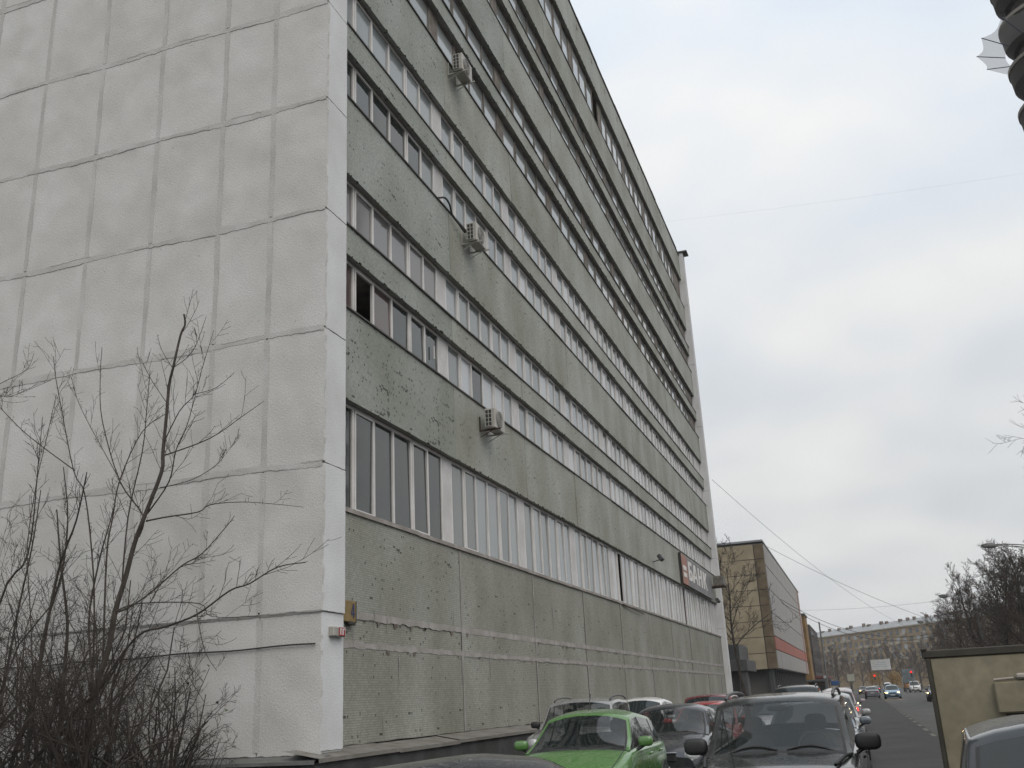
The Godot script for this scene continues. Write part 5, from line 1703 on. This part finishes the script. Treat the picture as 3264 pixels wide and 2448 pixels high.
func apartment_house() -> void:
	# stands askew across the end of the street: from (-30, -508) to (70, -361)
	var a := Vector3(-34.0, 0, -513.0)
	var d := (Vector3(33.0, 0, -415.0) - Vector3(-16.7, 0, -488.0)).normalized()
	var turn := atan2(-d.z, d.x)
	var b := thing("apartment_house", "long tan apartment house with pale roof closing off the street", "building", a, turn)
	var r := RandomNumberGenerator.new()
	r.seed = 99
	var W := 150.0
	var tan := rough_stuff("brick_tan", lin(0.45, 0.32, 0.18), 2.0, 16.0, 0.0, 0.9, 0.2)
	var pale := rough_stuff("balcony_pale", lin(0.55, 0.48, 0.39), 2.0, 9.0, 0.0, 0.9, 0.2)
	var roof := rough_stuff("roof_sheet", lin(0.34, 0.36, 0.38), 2.0, 12.0, 0.0, 0.6, 0.15)
	put(boxmesh(Vector3(0, 0, -14), Vector3(W, 23.0, 0)), "wall", tan, b)
	put(boxmesh(Vector3(-0.6, 23.01, -14.6), Vector3(W + 0.6, 23.5, 0.7), 0.05), "cornice", pale, b)
	var m := MB.new()
	m.quad(Vector3(-0.5, 23.52, 0.6), Vector3(W + 0.5, 23.52, 0.6), Vector3(W + 0.5, 26.4, -6.5), Vector3(-0.5, 26.4, -6.5), Vector3(0, 1, 0.5))
	m.quad(Vector3(-0.5, 23.52, -14), Vector3(W + 0.5, 23.52, -14), Vector3(W + 0.5, 26.4, -6.5), Vector3(-0.5, 26.4, -6.5), Vector3(0, 1, -0.5))
	var ro := put(m.mesh(), "roof", roof, b)
	for k in 22:
		var x := 8.0 + k * 6.3 + r.randf_range(-2, 2)
		put(boxmesh(Vector3(x, 24.6, -5.5), Vector3(x + r.randf_range(0.7, 1.4), r.randf_range(26.3, 27.2), -4.2), 0.05), "chimney", rough_stuff("chimney_brick", lin(0.19, 0.14, 0.115), 1.0, 5.0, 0.0, 0.9, 0.2), ro)
	var wm := boxmesh(Vector3(-1.05, -0.95, 0.01), Vector3(1.05, 0.95, 0.05))
	var gl := [glass("flat_pane_dark", lin(0.035, 0.04, 0.045), 0.05), glass("flat_pane_pale", lin(0.30, 0.32, 0.33), 0.1)]
	var bm := boxmesh(Vector3(-1.5, -1.75, 0.06), Vector3(1.5, -0.7, 1.1), 0.05)
	for f in 4:
		var y := 21.3 - f * 3.0
		for k in 34:
			var x := 5.0 + k * 4.2
			var w := put(wm, "window", gl[1 if r.randf() < 0.15 else 0], b, Vector3(x, y, 0))
			if (k + f) % 3 == 0 or r.randf() < 0.15: put(bm, "balcony", pale, w)

func tower() -> void:
	# round-balconied high-rise under construction on the right, only its edge in view
	var b := thing("round_tower", "dark tower with round balconies and a debris net, top right", "building", Vector3(24.0, 0, -68.4))
	var con := rough_stuff("tower_concrete", lin(0.15, 0.135, 0.12), 1.0, 6.0, 0.5, 0.9, 0.25)
	var rim := rough_stuff("tower_rim", lin(0.30, 0.275, 0.25), 1.0, 6.0, 0.5, 0.9, 0.2)
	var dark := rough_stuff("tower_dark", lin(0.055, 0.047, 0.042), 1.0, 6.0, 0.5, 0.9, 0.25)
	var m := MB.new()
	m.lathe([[5.8, 0.0], [5.8, 66.0], [0.0, 66.0]], Vector3.ZERO, 40)
	put(m.mesh(), "shaft", dark, b)
	var slab := MB.new()
	slab.lathe([[5.7, 0.0], [6.1, 0.0], [6.1, 0.35], [5.7, 0.35]], Vector3.ZERO, 40)
	var sm := slab.mesh()
	# bowl-shaped balconies: thin rim, dark curved belly
	var bowl := MB.new()
	bowl.lathe([[0.0, 0.0], [1.6, 0.03], [2.5, 0.3], [2.95, 0.95], [3.05, 2.05]], Vector3.ZERO, 36)
	var bw := bowl.mesh()
	var rimm := MB.new()
	rimm.lathe([[3.04, 2.051], [3.12, 2.06], [3.12, 2.3], [2.95, 2.3], [2.9, 1.2]], Vector3.ZERO, 36)
	var rmm := rimm.mesh()
	var C := Vector3(18.5, 0, -65.7) - b.position
	for k in 19:
		var y := 2.4 + k * 3.3
		put(sm, "floor_slab", con, b, Vector3(0, y, 0))
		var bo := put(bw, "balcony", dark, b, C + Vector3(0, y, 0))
		put(rmm, "balcony_rim", rim, bo)
	m = MB.new()
	m.lathe([[2.2, 0.0], [2.2, 64.0]], C, 24)
	put(m.mesh(), "balcony_core", dark, b)
	# debris net: translucent sheet on blue ribs round one balcony
	var net := thing("debris_net", "pale translucent debris net fanned out on thin blue ribs", "net", Vector3(18.5, 42.3, -65.7))
	var sheet := plain("net_sheet", lin(0.62, 0.64, 0.66), 0.6)
	sheet.transparency = BaseMaterial3D.TRANSPARENCY_ALPHA
	sheet.albedo_color.a = 0.45
	var ribm := plain("net_rib", lin(0.05, 0.05, 0.13), 0.5)
	var n := 6
	var a0 := PI * 0.62
	var a1 := PI * 1.5
	for k in n + 1:
		var an := lerpf(a0, a1, k / float(n))
		var d := Vector3(cos(an), 0, sin(an))
		var mm := MB.new()
		mm.bar(d * 3.0 + Vector3(0, 0.1, 0), d * 4.7 + Vector3(0, 0.9, 0), 0.03)
		put(mm.mesh(), "rib", ribm, net)
		if k < n:
			var an2 := lerpf(a0, a1, (k + 1) / float(n))
			var g := []
			for i in 7:
				var t := i / 6.0
				var aa := lerpf(an, an2, t)
				var line := []
				for j in 6:
					var s := j / 5.0
					var sagy := -0.25 * sin(PI * t) * s
					var rad := lerpf(3.0, 4.7, s) - 0.35 * sin(PI * t) * s
					line.append(Vector3(cos(aa) * rad, 0.1 + 0.8 * s + sagy, sin(aa) * rad))
				g.append(line)
			mm = MB.new()
			mm.sheet(g, func(_p): return Vector3(0, 1, 0))
			put(mm.mesh(), "net_panel", sheet, net)
	# scaffold above the net
	var sc := thing("scaffold", "bit of timber scaffold above the debris net", "scaffold", Vector3(16.6, 45.2, -65.7))
	var wood := rough_stuff("scaffold_wood", lin(0.10, 0.08, 0.075), 0.5, 2.0, 0.0, 0.8, 0.3)
	for k in 3:
		put(boxmesh(Vector3(-0.6 + k * 0.5, 0, -0.05), Vector3(-0.5 + k * 0.5, 5.0, 0.05), 0.01), "upright", wood, sc)
	for k in 7:
		put(boxmesh(Vector3(-0.9, 0.3 + k * 0.7, 0.06), Vector3(1.2, 0.42 + k * 0.7, 0.14), 0.01), "plank", wood, sc)

func _ready() -> void:
	rng.seed = 1
	stage()
	ground()
	office_block()
	beige_house()
	apartment_house()
	tower()
	street_furniture()
	vehicles()
	garden()
	street_trees()
